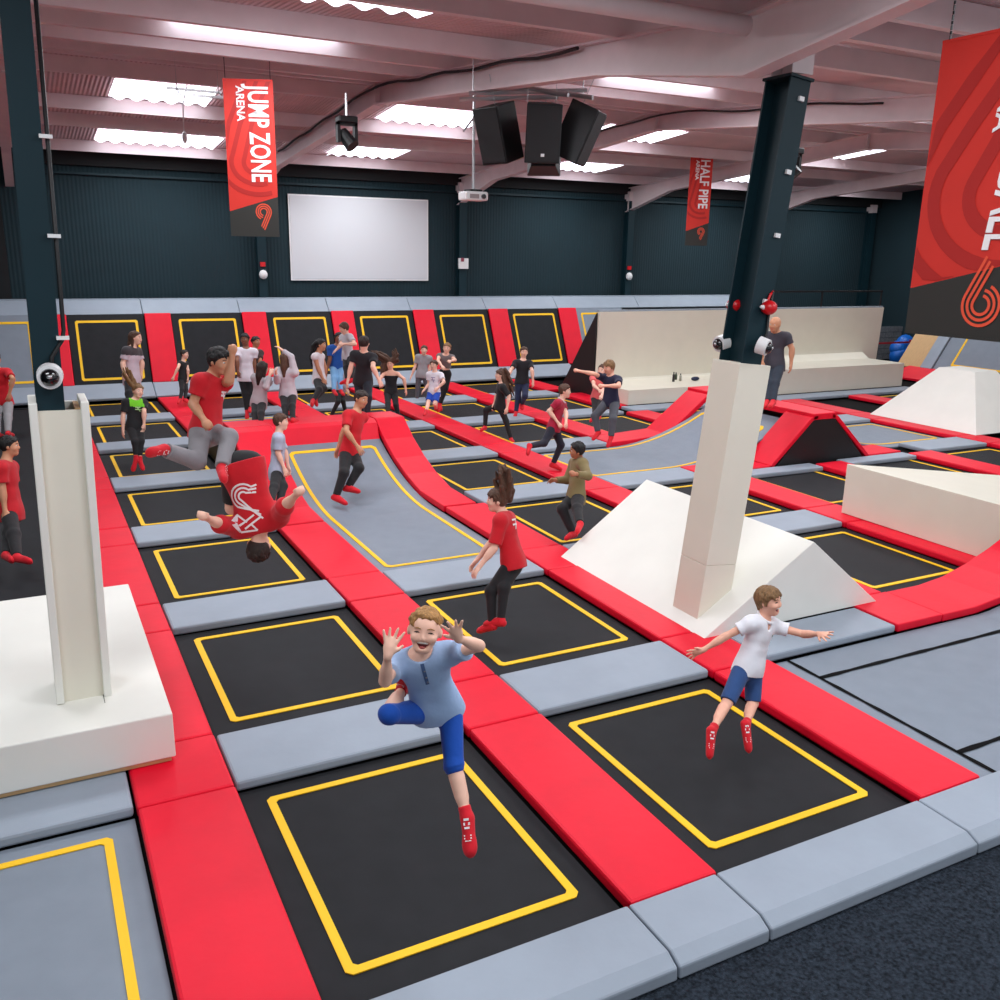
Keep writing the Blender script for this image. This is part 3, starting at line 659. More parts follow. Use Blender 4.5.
def banner(label, loc, rz, w, h, words, sub, flip, cut=(.84, .74), hang=.35, swirl=0, tsize=.3, chain=False, slant=0, em=(.74, .1, .12)):
    t = thing('banner', label, 'banner', loc, None, rz)
    # x across 0..w, z down 0..-h, front faces -y
    zc0, zc1 = -h*cut[0], -h*cut[1]
    MB().prism([(0, 0, 0), (w, 0, 0), (w, 0, zc1), (0, 0, zc0)], (0, .008, 0)).build('red_cloth', BANRED, t)
    MB().prism([(0, 0, zc0), (w, 0, zc1), (w, 0, -h), (0, 0, -h)], (0, .008, 0)).build('dark_corner', BANBLK, t)
    b = MB()
    for k in range(3):
        r = w*(.78-.25*k); cx, cz = w*.62, -h*.52; pts = [V(cx-r+.0 + (q*.28 if False else 0), cz+s) for q, s in ()]
        pts = [V(cx-r*.94+.55*q*w, cz+.1*h+q*.42*h) for q in (1, .66, .33)] + [V(cx+r*math.cos(a), cz+r*.8*math.sin(a)) for a in np.linspace(math.radians(160), math.radians(290), 16)]
        vs = []; fs = []; N = len(pts); ww = w*.045
        for q, p in enumerate(pts):
            dd = unit(pts[min(q+1, N-1)]-pts[max(q-1, 0)]); nn = V(-dd[1], dd[0])
            for s_ in (-1, 1):
                x, z = p+nn*ww*s_; x = min(max(x, .01), w-.01); zl_ = zc0+(zc1-zc0)*x/w; z = min(max(z, zl_+.01), -.02); vs.append((x, -.004, z))
        for q in range(N-1): fs.append((2*q, 2*q+1, 2*q+3, 2*q+2))
        b.add(vs, fs)
    b.build('swirl', BANDK, t)
    # lettering reads downwards, letter tops to the right
    def put(name, body, size, xbase, zstart, target):
        M = [[0, 1, 0, xbase], [0, 0, 1, -.008], [-1, 0, 0, zstart]]
        o, wd = text_mesh(name, body, size, BANWHT, t, M, 1.0, size*.02)
        k = target/wd
        n_ = len(o.data.vertices); c_ = np.empty(n_*3, np.float32); o.data.vertices.foreach_get('co', c_); c_ = c_.reshape(-1, 3)
        c_[:, 2] = zstart + (c_[:, 2]-zstart)*k; c_[:, 0] += slant*(c_[:, 2]-zstart+target); o.data.vertices.foreach_set('co', c_.ravel()); o.data.update()
    put('lettering', words[0], words[1], words[2]*w, -words[3]*h, words[4]*h)
    put('small_lettering', sub[0], sub[1], sub[2]*w, -sub[3]*h, sub[4]*h)
    emblem(t, em[0]*w, -h+em[1]*h, em[2]*w, flip, -.006)
    for x in (.05*w, .95*w):
        if chain:
            m_ = MB()
            for q in range(int(hang/.035)): m_.box(x-.008, x+.008, -.004+.0, .004, .01+q*.035, .035+q*.035) if q % 2 else m_.box(x-.004, x+.004, -.008, .008, .005+q*.035, .04+q*.035)
            m_.build('chain', BLACK, t)
        else: MB().tube([V(x, .004, -.02), V(x, .004, hang)], .006, 5).build('cord', BLACK, t)
    MB().box(0, w, -.004, .012, -h-.01, -h+.01).build('hem_bar', BANBLK, t)
    MB().box(0, w, -.004, .012, -.01, .012).build('top_bar', BANRED, t)
    return t
banner('red hanging banner reading JUMP ZONE ARENA with a looped emblem', (1.93, 11.52, 6.27), -W_YAW+.06, .76, 2.3, ('JUMP ZONE', .43, .50, .035, .61), ('ARENA', .17, .26, .04, .22), True, hang=.42, em=(.70, .16, .155))
banner('small red hanging banner reading HALF PIPE beside the right pillar', (15.72, 17.55, 6.42), -W_YAW+.1, .64, 2.36, ('HALF PIPE', .37, .48, .03, .55), ('ARENA', .14, .26, .04, .22), True, hang=.3, em=(.68, .16, .155))
banner('large red hanging banner with white lettering and a looped 6 at the right edge', (5.41, 1.40, 5.43), -math.pi/2, 1.25, 2.22, ('BASKETBALL', .42, .49, .04, .66), ('ARENA', .17, .44, .04, .28), False, slant=.1, hang=.6, chain=True, cut=(.84, .70), em=(.53, .115, .125))
for o_, a_ in ((bpy.data.objects['tower.001'], .108), (t2, .112), (bpy.data.objects['tower'], .02), (bpy.data.objects['steel_column'], .02)):
    o_.rotation_euler = (0, a_, 0)
# ------------------------------------------------------------------ people: smooth bodies from blended round cones
def sdf_rc(P, a, b, r1, r2):
    ba = b-a; l2 = float(ba @ ba) + 1e-12
    h = np.clip(((P[0]-a[0])*ba[0]+(P[1]-a[1])*ba[1]+(P[2]-a[2])*ba[2])/l2, 0, 1)
    return np.sqrt((P[0]-a[0]-h*ba[0])**2+(P[1]-a[1]-h*ba[1])**2+(P[2]-a[2]-h*ba[2])**2) - (r1+(r2-r1)*h)
def sdf_el(P, c, M, r):
    q = [(P[0]-c[0])*M[i][0]+(P[1]-c[1])*M[i][1]+(P[2]-c[2])*M[i][2] for i in range(3)]
    k0 = np.sqrt(sum((q[i]/r[i])**2 for i in range(3))); k1 = np.sqrt(sum((q[i]/r[i]**2)**2 for i in range(3)))+1e-9
    return k0*(k0-1)/k1
class Field:
    def __init__(s, h): s.h = h; s.ops = []
    def rc(s, a, b, r1, r2, k=.02, cut=None, cut0=None): s.ops.append(('rc', np.asarray(a, float), np.asarray(b, float), r1, r2, k, cut, cut0)); return s
    def el(s, c, M, r, k=.02): s.ops.append(('el', np.asarray(c, float), np.asarray(M, float), tuple(r), k)); return s
    def sub(s, c, M, r, k=.01): s.ops.append(('sub', np.asarray(c, float), np.asarray(M, float), tuple(r), k)); return s
    def cut(s, p, n): s.ops.append(('cut', np.asarray(p, float), unit(n))); return s
    def solve(s):
        h = s.h; lo = np.full(3, 1e9); hi = -lo
        for o in s.ops:
            if o[0] == 'rc':
                R = max(o[3], o[4]); lo = np.minimum(lo, np.minimum(o[1], o[2])-R); hi = np.maximum(hi, np.maximum(o[1], o[2])+R)
            elif o[0] == 'el': R = max(o[3]); lo = np.minimum(lo, o[1]-R); hi = np.maximum(hi, o[1]+R)
        lo -= 3*h; n_ = np.ceil((hi+3*h-lo)/h).astype(int)+1
        ax = [lo[i]+h*np.arange(n_[i]) for i in range(3)]; val = np.full(n_, .5, np.float32)
        for o in s.ops:
            if o[0] == 'cut':
                d = (ax[0]*o[2][0])[:, None, None]+(ax[1]*o[2][1])[None, :, None]+(ax[2]*o[2][2])[None, None, :]-o[1] @ o[2]
                np.maximum(val, d.astype(np.float32), out=val); continue
            k = o[5] if o[0] == 'rc' else o[4]
            if o[0] == 'rc': R = max(o[3], o[4])+k+2.5*h; a, b = np.minimum(o[1], o[2])-R, np.maximum(o[1], o[2])+R
            else: R = max(o[3])+k+2.5*h; a, b = o[1]-R, o[1]+R
            i0 = np.clip(np.floor((a-lo)/h).astype(int), 0, n_-1); i1 = np.clip(np.ceil((b-lo)/h).astype(int)+1, 1, n_)
            sl = tuple(slice(i0[i], i1[i]) for i in range(3))
            P = (ax[0][sl[0]][:, None, None], ax[1][sl[1]][None, :, None], ax[2][sl[2]][None, None, :])
            if o[0] == 'rc':
                d = sdf_rc(P, *o[1:5])
                for cc, sg in ((o[6], 1), (o[7], -1)):
                    if cc:
                        ax_ = unit(o[2]-o[1])*sg; e = o[2] if sg > 0 else o[1]
                        d = np.maximum(d, (P[0]-e[0])*ax_[0]+(P[1]-e[1])*ax_[1]+(P[2]-e[2])*ax_[2])
            else: d = sdf_el(P, *o[1:4])
            v = val[sl]
            if o[0] == 'sub':
                d = -d; hh = np.maximum(k-np.abs(v-d), 0)/k; val[sl] = np.maximum(v, d)+hh*hh*k*.25
            else:
                hh = np.maximum(k-np.abs(v-d), 0)/k; val[sl] = np.minimum(v, d)-hh*hh*k*.25
        s.val, s.lo = val, lo
        return s
    def mesh(s):
        v, h = s.val, s.h; S = v < 0
        cs = [(i, j, k) for i in (0, 1) for j in (0, 1) for k in (0, 1)]
        n0, n1, n2 = v.shape
        cnt = sum(S[i:n0-1+i, j:n1-1+j, k:n2-1+k].astype(np.int8) for i, j, k in cs)
        act = np.argwhere((cnt > 0) & (cnt < 8))
        if not len(act): return np.zeros((0, 3)), []
        idx = -np.ones((n0-1, n1-1, n2-1), np.int64); idx[tuple(act.T)] = np.arange(len(act))
        val = np.stack([v[act[:, 0]+i, act[:, 1]+j, act[:, 2]+k] for i, j, k in cs], 1)
        off = np.array(cs, float); acc = np.zeros((len(act), 3)); num = np.zeros(len(act))
        for a in range(8):
            for b in range(a+1, 8):
                if abs(off[a]-off[b]).sum() != 1: continue
                m = (val[:, a] < 0) != (val[:, b] < 0)
                t = val[m, a]/(val[m, a]-val[m, b]); acc[m] += off[a]+t[:, None]*(off[b]-off[a]); num[m] += 1
        pos = s.lo+h*(act+acc/num[:, None]); F = []
        for ax in range(3):
            sl0 = [slice(None)]*3; sl1 = [slice(None)]*3; sl0[ax] = slice(0, -1); sl1[ax] = slice(1, None)
            A, B = S[tuple(sl0)], S[tuple(sl1)]; E = np.argwhere(A != B); o1, o2 = (ax+1) % 3, (ax+2) % 3
            ok = (E[:, o1] > 0) & (E[:, o2] > 0) & (E[:, o1] < v.shape[o1]-1) & (E[:, o2] < v.shape[o2]-1); E = E[ok]
            q = []
            for d1, d2 in ((-1, -1), (0, -1), (0, 0), (-1, 0)):
                e = E.copy(); e[:, o1] += d1; e[:, o2] += d2; q.append(idx[tuple(e.T)])
            q = np.stack(q, 1); ins = A[tuple(E.T)]; q[~ins] = q[~ins][:, ::-1]; F.append(q)
        return pos, np.concatenate(F)
    def build(s, name, m, parent, mi=None):
        s.solve(); p, f = s.mesh()
        me = bpy.data.meshes.new(name); f = np.asarray(f)
        me.vertices.add(len(p)); me.vertices.foreach_set('co', p.astype(np.float32).ravel())
        me.loops.add(f.size); me.loops.foreach_set('vertex_index', f.ravel().astype(np.int32))
        me.polygons.add(len(f)); me.polygons.foreach_set('loop_start', np.arange(0, f.size, 4, dtype=np.int32))
        me.polygons.foreach_set('use_smooth', np.ones(len(f), bool))
        ms = m if isinstance(m, (list, tuple)) else [m]
        for q in ms: me.materials.append(q)
        me.update(calc_edges=True); me.validate()
        if mi is not None and len(f) == len(me.polygons):
            c = p[f].mean(1); me.polygons.foreach_set('material_index', mi(c).astype(np.int32))
        o = link(name, me, None, parent); s.obj = o
        return o
    def at(s, p):
        q = (np.asarray(p)-s.lo)/s.h; i = np.clip(np.round(q).astype(int), 0, np.array(s.val.shape)-1); return s.val[tuple(i)]
    def at_lin(s, p):
        q = np.clip((np.asarray(p)-s.lo)/s.h, 0, np.array(s.val.shape)-1.001); i = q.astype(int); t = q-i; r = 0
        for a in (0, 1):
            for b in (0, 1):
                for c in (0, 1):
                    w = (t[0] if a else 1-t[0])*(t[1] if b else 1-t[1])*(t[2] if c else 1-t[2]); r += w*s.val[i[0]+a, i[1]+b, i[2]+c]
        return r
    def hit(s, p, d, far=.4, lift=.003):
        p = np.asarray(p, float); d = unit(d); t = 0
        while t < far:
            if s.at_lin(p+d*t) < 0: return p+d*(t-lift)
            t += s.h*.25
        return None
SKIN = {k: mat('skin_'+k, c, .55, noise=.06, nscale=14) for k, c in dict(fair=(244, 194, 170), rosy=(238, 178, 152), tan=(205, 146, 112), olive=(186, 124, 92), brown=(140, 90, 66)).items()}
HAIR = {k: mat('hair_'+k, c, .6, noise=.45, nscale=30, stretch=(3, 3, .6), bump=.5, bscale=70) for k, c in dict(blond=(176, 128, 72), brown=(88, 58, 40), dark=(46, 32, 26), black=(20, 17, 17), light=(140, 104, 66)).items()}
cl_cache = {}
def cloth(rgb):
    if rgb not in cl_cache: cl_cache[rgb] = mat('cloth_%d' % len(cl_cache), rgb, .85, noise=.08, nscale=7, bump=.32, bscale=11, sheen=.1)
    return cl_cache[rgb]
SOCK = cloth((214, 12, 34)); PRINT = mat('white_print', (240, 232, 232), .7)
EYEW = mat('eye_white', (232, 228, 224), .25); IRIS = mat('iris', (46, 36, 30), .2); LIP = mat('lip', (176, 84, 80), .5); MOUTH = mat('mouth_inside', (112, 24, 30), .5); TEETH = mat('teeth', (240, 236, 228), .3)
def foot_frame(an, kn, to, F):
    sd_ = unit(an-kn); fw_ = unit(to-an); up_ = -sd_*.7+F*.75; up_ = unit(up_-fw_*(up_ @ fw_)); return sd_, fw_, up_, np.cross(fw_, up_)
def person(key, rec, label, skin, hair, hs, top, bottom, foot='sock', mouth='closed', chains=(), hand=None, res=None, prints=()):
    H = rec['H']; J = {k: V(*v) for k, v in rec['J'].items()}; base = V(*rec['base'])
    low = rec['low']-rec['base'][2]
    base[2] += low
    for k in J: J[k] = J[k]-V(0, 0, low)
    D = rec['D']; h = res or (.0065 if D < 7.5 else .009 if D < 10 else .011 if D < 15 else .0135)
    root = thing('person', label, 'person', base)
    P, N = J['pelvis'], J['neck']; U = unit(N-P); T = np.linalg.norm(N-P); L = unit(J['l_shoulder']-J['r_shoulder']); L = unit(L-U*(L @ U)); F = np.cross(L, U)
    TM = np.array([L, F, U]); hc = J['head']; hh = H*(.158 if H < 1.4 else .148 if H < 1.6 else .138)
    hf = V(*rec['hf']); hu = unit(hc-N); hu = unit(hu*.5+(V(0, 0, 1) if key != 'boy_flip' else V(0, 0, -1))*.5); hu = unit(hu-hf*(hu @ hf)); hl = np.cross(hu, hf); HM = np.array([hl, hf, hu])
    hp = lambda a, b, c: hc+(hl*a+hf*b+hu*c)*hh
    bare = not (bottom and bottom.get('len', 1.95) > 1.5)
    skm = SKIN[skin]; kid = H < 1.45; g = 1.0 if not kid else .93
    for q_ in 'lr': J[q_+'_shoulder'] = J[q_+'_shoulder']-U*.012*H
    ga = .86 if H < 1.4 else g
    # ---- body
    f = Field(h)
    f.el(hp(0, -.03, .07), HM, (.37*hh, .43*hh, .42*hh), .01).el(hp(0, .08, -.16), HM, (.29*hh, .31*hh, .34*hh), .08*hh)
    f.rc(hp(-.08, .24, -.40), hp(.08, .24, -.40), .085*hh, .085*hh, .16*hh)
    f.el(hp(-.17, .25, -.12), HM, (.12*hh, .12*hh, .12*hh), .1*hh).el(hp(.17, .25, -.12), HM, (.12*hh, .12*hh, .12*hh), .1*hh)
    f.rc(hp(0, .36, .04), hp(0, .425, -.10), .03*hh, .05*hh, .06*hh).el(hp(0, .40, -.125), HM, (.075*hh, .045*hh, .035*hh), .03*hh)
    for s_ in (-1, 1):
        f.el(hp(.375*s_, -.02, -.05), HM, (.045*hh, .085*hh, .12*hh), .02*hh)
        f.sub(hp(.15*s_, .44, .03), HM, (.085*hh, .07*hh, .055*hh), .06*hh)
    if mouth == 'open':
        for s_ in (-1, 1): f.el(hp(.19*s_, .30, -.11), HM, (.1*hh, .09*hh, .085*hh), .06*hh)
        f.sub(hp(0, .42, -.285), HM, (.13*hh, .17*hh, .095*hh), .02*hh)
        for s_ in (-1, 1): f.sub(hp(.1*s_, .39, -.24), HM, (.075*hh, .13*hh, .045*hh), .02*hh)
    f.rc(hp(0, -.1, -.3), N-U*.02*H, .033*H*g, .038*H*g, .02*H)
    ls, rs = J['l_shoulder'], J['r_shoulder']
    f.rc(ls, rs, .036*H*g, .036*H*g, .03*H).el(P+U*.66*T, TM, (.088*H*g, .056*H*g, .36*T), .03*H)
    f.el(P+U*.3*T, TM, (.074*H*g, .05*H*g, .34*T), .03*H).el(P, TM, (.08*H*g, .056*H*g, .07*H), .03*H)
    for s_ in 'lr':
        sh, el_, wr, tip = J[s_+'_shoulder'], J[s_+'_elbow'], J[s_+'_wrist'], J[s_+'_tip']
        f.rc(N-U*.015*H, sh-(sh-N)*.25, .03*H*g, .028*H*g, .02*H)
        f.rc(sh, el_, .031*H*ga, .0235*H*ga, .015*H).rc(el_, wr, .0245*H*ga, .0155*H*ga, .012*H)
        f.el(el_+(wr-el_)*.28, np.array([unit(np.cross(wr-el_, V(.3, .5, .8))), unit(np.cross(wr-el_, np.cross(wr-el_, V(.3, .5, .8)))), unit(wr-el_)]), (.027*H*ga, .025*H*ga, .055*H), .012*H)
        d = unit(tip-wr); sp = (hand or {}).get(s_, 'relax')
        nrm = F if sp == 'spread' else unit((P-wr)-d*((P-wr) @ d)); nrm = unit(nrm-d*(nrm @ d)); side = np.cross(nrm, d)*(1 if s_ == 'l' else -1)
        th_side = -side if s_ == 'l' else -side
        # thumb toward the head/front side
        if sp == 'spread': th = unit(hc-wr); th = unit(th-d*(th @ d)-nrm*(nrm @ th)*.8)
        else: th = unit(F-d*(F @ d)-nrm*(F @ nrm)) if abs(F @ d) < .95 else side
        sd = unit(np.cross(nrm, d)); sd = sd if sd @ th > 0 else -sd          # sd points to the thumb side
        hs_ = .106*H; pl = .5*hs_; rf = max(.0058*H, .62*h); PM = np.array([sd, nrm, d])
        f.el(wr+d*pl*.55, PM, (.23*hs_, max(.105*hs_, h), .33*hs_), .012)
        f.rc(wr-d*.01, wr+d*pl*.5, .0145*H*g, .014*H*g, .012)
        if sp == 'fist':
            f.el(wr+d*pl*.8, PM, (.25*hs_, .2*hs_, .27*hs_), .01)
            for q in range(4):
                o_ = (q-1.5)*.115*hs_; a = wr+d*pl*1.0-sd*o_-nrm*.05*hs_; b = a+nrm*.17*hs_+d*.03*hs_; c_ = b-d*.2*hs_+nrm*.02*hs_
                f.rc(a, b, rf*1.15, rf*1.1, .004).rc(b, c_, rf*1.1, rf, .004)
            f.rc(wr+sd*.16*hs_+d*.2*hs_, wr+sd*.1*hs_+d*.45*hs_+nrm*.15*hs_, rf*1.3, rf*1.1, .006)
        else:
            for q, (fl, of) in enumerate(((.42, -.27), (.47, -.09), (.44, .09), (.35, .26))):
                spr = of*(1.7 if sp == 'spread' else .5); b0 = wr+d*pl*.86-sd*of*hs_*.72
                dir1 = unit(d-sd*spr+nrm*(.02 if sp == 'spread' else .22)); dir2 = unit(dir1+nrm*(.18 if sp == 'spread' else .55))
                b1 = b0+dir1*fl*hs_*.52; b2 = b1+dir2*fl*hs_*.5
                f.rc(b0, b1, rf*1.1, rf, .005).rc(b1, b2, rf, rf*.85, .004)
            t0 = wr+d*pl*.25+sd*.15*hs_; dt = unit(d*.75+sd*(1.0 if sp == 'spread' else .45)+nrm*.25)
            f.rc(t0, t0+dt*.2*hs_, rf*1.45, rf*1.15, .008).rc(t0+dt*.2*hs_, t0+dt*.2*hs_+unit(dt+d*.5)*.17*hs_, rf*1.15, rf*.9, .004)
        hi, kn, an, to = J[s_+'_hip'], J[s_+'_knee'], J[s_+'_ankle'], J[s_+'_toe']
        lg = 1.0 if bare else .86
        f.rc(hi, kn, .05*H*g*lg, .0325*H*g*lg, .03*H).rc(kn, an, .0315*H*g*lg, .0195*H*g*lg, .015*H)
        sd_ = unit(an-kn); bk = unit(np.cross(sd_, np.cross(unit(kn-hi), sd_))) if np.linalg.norm(np.cross(unit(kn-hi), sd_)) > .2 else -F
        if bare: f.rc(kn+sd_*.05*H-F*.008*H, kn+sd_*.12*H-F*.008*H, .029*H*g, .024*H*g, .02*H)
        fw_ = unit(to-an); heel = an+sd_*.022*H-fw_*.018*H
        f.rc(heel, to-(to-an)*.12+sd_*.006*H, .020*H, .015*H, .012*H).rc(an, an+(to-an)*.6, .0195*H, .016*H, .012*H)
    f.build('body', skm, root)
    # ---- hair
    hm = HAIR[hair] if hair else None
    if hm:
        q = Field(max(h*.8, .0075) if D < 12 else h)
        rr = random.Random(sum(map(ord, key)))
        th = .0 if hs == 'buzz' else .025
        q.el(hp(0, -.055, .085), HM, ((.385+th)*hh, (.44+th)*hh, (.43+th)*hh), .02)
        q.cut(hp(0, .33, .27) if hs != 'buzz' else hp(0, .27, .33), hf*.74-hu*.68)
        if hs != 'long': q.cut(hp(0, -.3, -.30), -hu-hf*.2)
        for j in range((70 if D < 10 else 26) if hs != 'long' else 16):          # locks
            az = rr.uniform(0, 2*math.pi); el = rr.uniform(.15, 1.45); ce, se = math.cos(el), math.sin(el)
            n_ = V(math.sin(az)*ce, math.cos(az)*ce, se); p_ = V(0, -.05, .08)+n_*V(.385+th, .44+th, .43+th)*.97
            if p_[1]*.74-p_[2]*.68 > .04: continue
            tg = V(n_[0]*.3, -.55 if hs != 'fringe' else -.1, -.5)+V(rr.uniform(-.4, .4), rr.uniform(-.3, .3), 0)+(V(.25, .9, .3) if p_[1] > .12 else 0)
            tg = unit(tg-n_*(tg @ n_)); L0 = rr.uniform(.1, .2) if hs != 'buzz' else .08
            q.rc(hp(*p_), hp(*(p_+tg*L0+n_*rr.uniform(-.01, .035))), .075*hh, .03*hh, .03*hh)
        if hs not in ('buzz', 'long'):
            for j in range(9):
                x = -.27+.54*j/8; z0 = .40-.9*x*x; f0_ = .27-.6*x*x
                q.rc(hp(x, f0_-.06, z0), hp(x+rr.uniform(-.07, .09), f0_+.115+rr.uniform(-.02, .02), z0-(.10 if hs != 'fringe' else .19)+rr.uniform(-.03, .05)), .075*hh, .03*hh, .03*hh)
            for s_ in (-1, 1): q.rc(hp(.335*s_, .06, .15), hp(.355*s_, .07, -.1), .06*hh, .025*hh, .03*hh)
        elif hs == 'buzz':
            for j in range(11):
                x = -.26+.52*j/10; z0 = .45-.9*x*x; f0_ = .20-.6*x*x
                q.rc(hp(x, f0_-.05, z0), hp(x+rr.uniform(-.05, .05), f0_+.07, z0-.05+rr.uniform(-.05, .03)), .055*hh, .02*hh, .02*hh)
        if hs == 'fringe': q.rc(hp(-.34, .02, .2), hp(-.37, .0, -.1), .1*hh, .05*hh, .05*hh).rc(hp(.34, .02, .2), hp(.37, .0, -.1), .1*hh, .05*hh, .05*hh).rc(hp(0, -.36, 0), hp(0, -.3, -.42), .18*hh, .1*hh, .1*hh)
        if hs == 'long':
            q.rc(hp(0, -.3, .1), hp(0, -.38, -.6), .32*hh, .27*hh, .1*hh).rc(hp(0, -.38, -.5), hp(0, -.42, -1.25), .27*hh, .13*hh, .1*hh)
            for s_ in (-1, 1): q.rc(hp(.3*s_, -.1, .1), hp(.34*s_, -.14, -.7), .14*hh, .09*hh, .08*hh)
        for ch in chains:
            pts = [hc+(RT*a+V(0, 0, 1)*b+FW*c_) for a, b, c_, _ in ch]; rad = [x[3] for x in ch]
            for j in range(9):
                jt = V(*(rr.uniform(-1, 1) for _ in range(3)))
                for a in range(len(pts)-1):
                    w0, w1 = a/(len(pts)-1), (a+1)/(len(pts)-1)
                    q.rc(pts[a]+jt*rad[a]*(.5+.5*w0), pts[a+1]+jt*rad[a+1]*(.5+1.3*w1), rad[a]*.42, rad[a+1]*.32, .01)
        q.build('hair', hm, root)
    # ---- face
    facing = hf @ unit(CAM-(base+hc))
    if facing > -.25 and D < 24:
        for s_ in (-1, 1):
            if mouth == 'open':      # eyes screwed up with laughing
                MB().tube([hp(.075*s_, .352, .012), hp(.115*s_, .362, .034), hp(.155*s_, .358, .040), hp(.195*s_, .343, .032), hp(.235*s_, .315, .005)], [.007*hh, .014*hh, .016*hh, .014*hh, .006*hh], 6).build('eyelid', HAIR['dark'], root, smooth=True)
                MB().ball(hp(.155*s_, .325, .015), (.05*hh, .035*hh, .018*hh), 8, 6, HM).build('eye', IRIS, root, smooth=True)
            else:
                eo = MB().ball(hp(.15*s_, .335, .025), (.062*hh, .05*hh, .034*hh), 10, 8, HM).build('eye', EYEW, root, smooth=True)
                MB().ball(hp(.15*s_, .372, .022), (.028*hh, .018*hh, .027*hh), 8, 6, HM).build('iris', IRIS, eo, smooth=True)
            if hm: MB().tube([hp(.075*s_, .39, .115), hp(.15*s_, .375, .14), hp(.24*s_, .335, .11)], [.010*hh, .013*hh, .008*hh], 6).build('eyebrow', hm, root, smooth=True)
        if mouth == 'open':
            mo = MB().ball(hp(0, .275, -.27), (.175*hh, .05*hh, .125*hh), 14, 8, HM).build('mouth', MOUTH, root, smooth=True)
            MB().tube([hp(-.12, .315, -.222), hp(-.06, .35, -.215), hp(.06, .35, -.215), hp(.12, .315, -.222)], .026*hh, 8).build('teeth', TEETH, mo, smooth=True)
            MB().ball(hp(0, .30, -.34), (.085*hh, .05*hh, .04*hh), 10, 6, HM).build('tongue', LIP, mo, smooth=True)
        else: MB().ball(hp(0, .375, -.265), (.1*hh, .03*hh, .026*hh), 12, 6, HM).build('lips', LIP, root, smooth=True)
    # ---- top
    def torso(q, e, hem):
        q.rc(ls, rs, .038*H*g+e, .038*H*g+e, .03*H).el(P+U*.66*T, TM, (.088*H*g+e, .056*H*g+e, .37*T), .03*H)
        for s_ in 'lr': q.rc(N-U*.03*H, J[s_+'_shoulder']-(J[s_+'_shoulder']-N)*.2, .032*H*g+e, .031*H*g+e, .025*H)
        if hem > 0: q.el(P-U*.015*H, TM, (top.get('hip', .089)*H*g+e, .066*H*g+e*1.3, .11*H), .03*H)
        for s_ in (-1, 1): q.rc(P+U*.34*T+L*.030*H*s_, P-U*max(hem, 0)*1.0*H+L*.046*H*s_, .049*H*g+e, .053*H*g+e*1.25, .03*H)
    if top:
        e = top.get('e', .009*H); hem = top.get('hem', .07); q = Field(h*.9); torso(q, e, hem); q.cut(P-U*hem*H, -U)
        sl = top.get('sleeve', .62)
        if top.get('strap'): q.cut(P+U*.78*T, U)
        if sl > 0:
            for s_ in 'lr':
                sh, el_, wr = J[s_+'_shoulder'], J[s_+'_elbow'], J[s_+'_wrist']
                if sl <= 1: q.rc(sh, sh+(el_-sh)*sl, .033*H*ga+e*.8, .0305*H*ga+e*1.2, .02*H, cut=True)
                else: q.rc(sh, el_, .034*H*g+e, .026*H*g+e, .02*H).rc(el_, el_+(wr-el_)*(sl-1), .0265*H*g+e, .018*H*g+e, .015*H, cut=True)
        nr = top.get('neck', .052); q.sub(N+U*.03*H+F*.012*H, TM, (nr*H, nr*H, nr*H*1.05), .008)
        if top.get('vneck'): q.sub(N-U*.01*H+F*.05*H, TM, (.02*H, .05*H, .055*H), .006)
        ms = [cloth(top['rgb'])]; mi = None
        if top.get('rgb2'):
            ms.append(cloth(top['rgb2'])); lev = top.get('level', .72); wd_ = top.get('width', 9); mi = lambda c: ((((c-P) @ U) > lev*T) & (abs((c-P) @ L) < wd_*H)).astype(int)
        shirt = q.build('shirt', ms, root, mi)
        for nm, fc, pts_list, m_ in prints:
            d0 = F*fc; b = MB()
            for poly in pts_list:
                pr = []; ok = True
                for (x, y) in poly:
                    w_ = P+U*y*T+L*(x*H)*(1 if True else 1)+d0*.25; z = q.hit(w_, -d0, .4, .006)
                    if z is None: ok = False; break
                    pr.append(z)
                if ok: n_ = len(pr)//2; b.add(pr, [(2*i_, 2*i_+1, 2*i_+3, 2*i_+2) for i_ in range(n_-1)])
            if b.v: b.build(nm, m_, shirt)
        if top.get('collar'):
            b = MB(); ring_ = []
            for a in np.linspace(0, 2*math.pi, 25): ring_.append(N+U*(.002*H-.02*H*math.cos(a))+L*.047*H*math.sin(a)+F*(.043*H*math.cos(a)+.008*H))
            b.tube(ring_, .010*H, 6); b.build('collar', cloth(top['collar']), shirt, smooth=True)
        if top.get('placket'):
            b = MB(); p_ = []
            for y in np.linspace(.95, .62, 8):
                z = [q.hit(P+U*y*T+L*x+F*.25, -F, .4) for x in (-.009, .009)]
                if None not in [None if k_ is None else 1 for k_ in z]: p_ += z
            if len(p_) > 3: b.add(p_, [(2*i_, 2*i_+1, 2*i_+3, 2*i_+2) for i_ in range(len(p_)//2-1)]); pk = b.build('placket', cloth((70, 96, 140)), shirt)
            for y in (.84, .74, .66):
                z = q.hit(P+U*y*T+L*.003+F*.25, -F, .4, .002)
                if z is not None: MB().ball(z, .0055, 8, 6).build('button', cloth((120, 120, 130)), shirt, smooth=True)
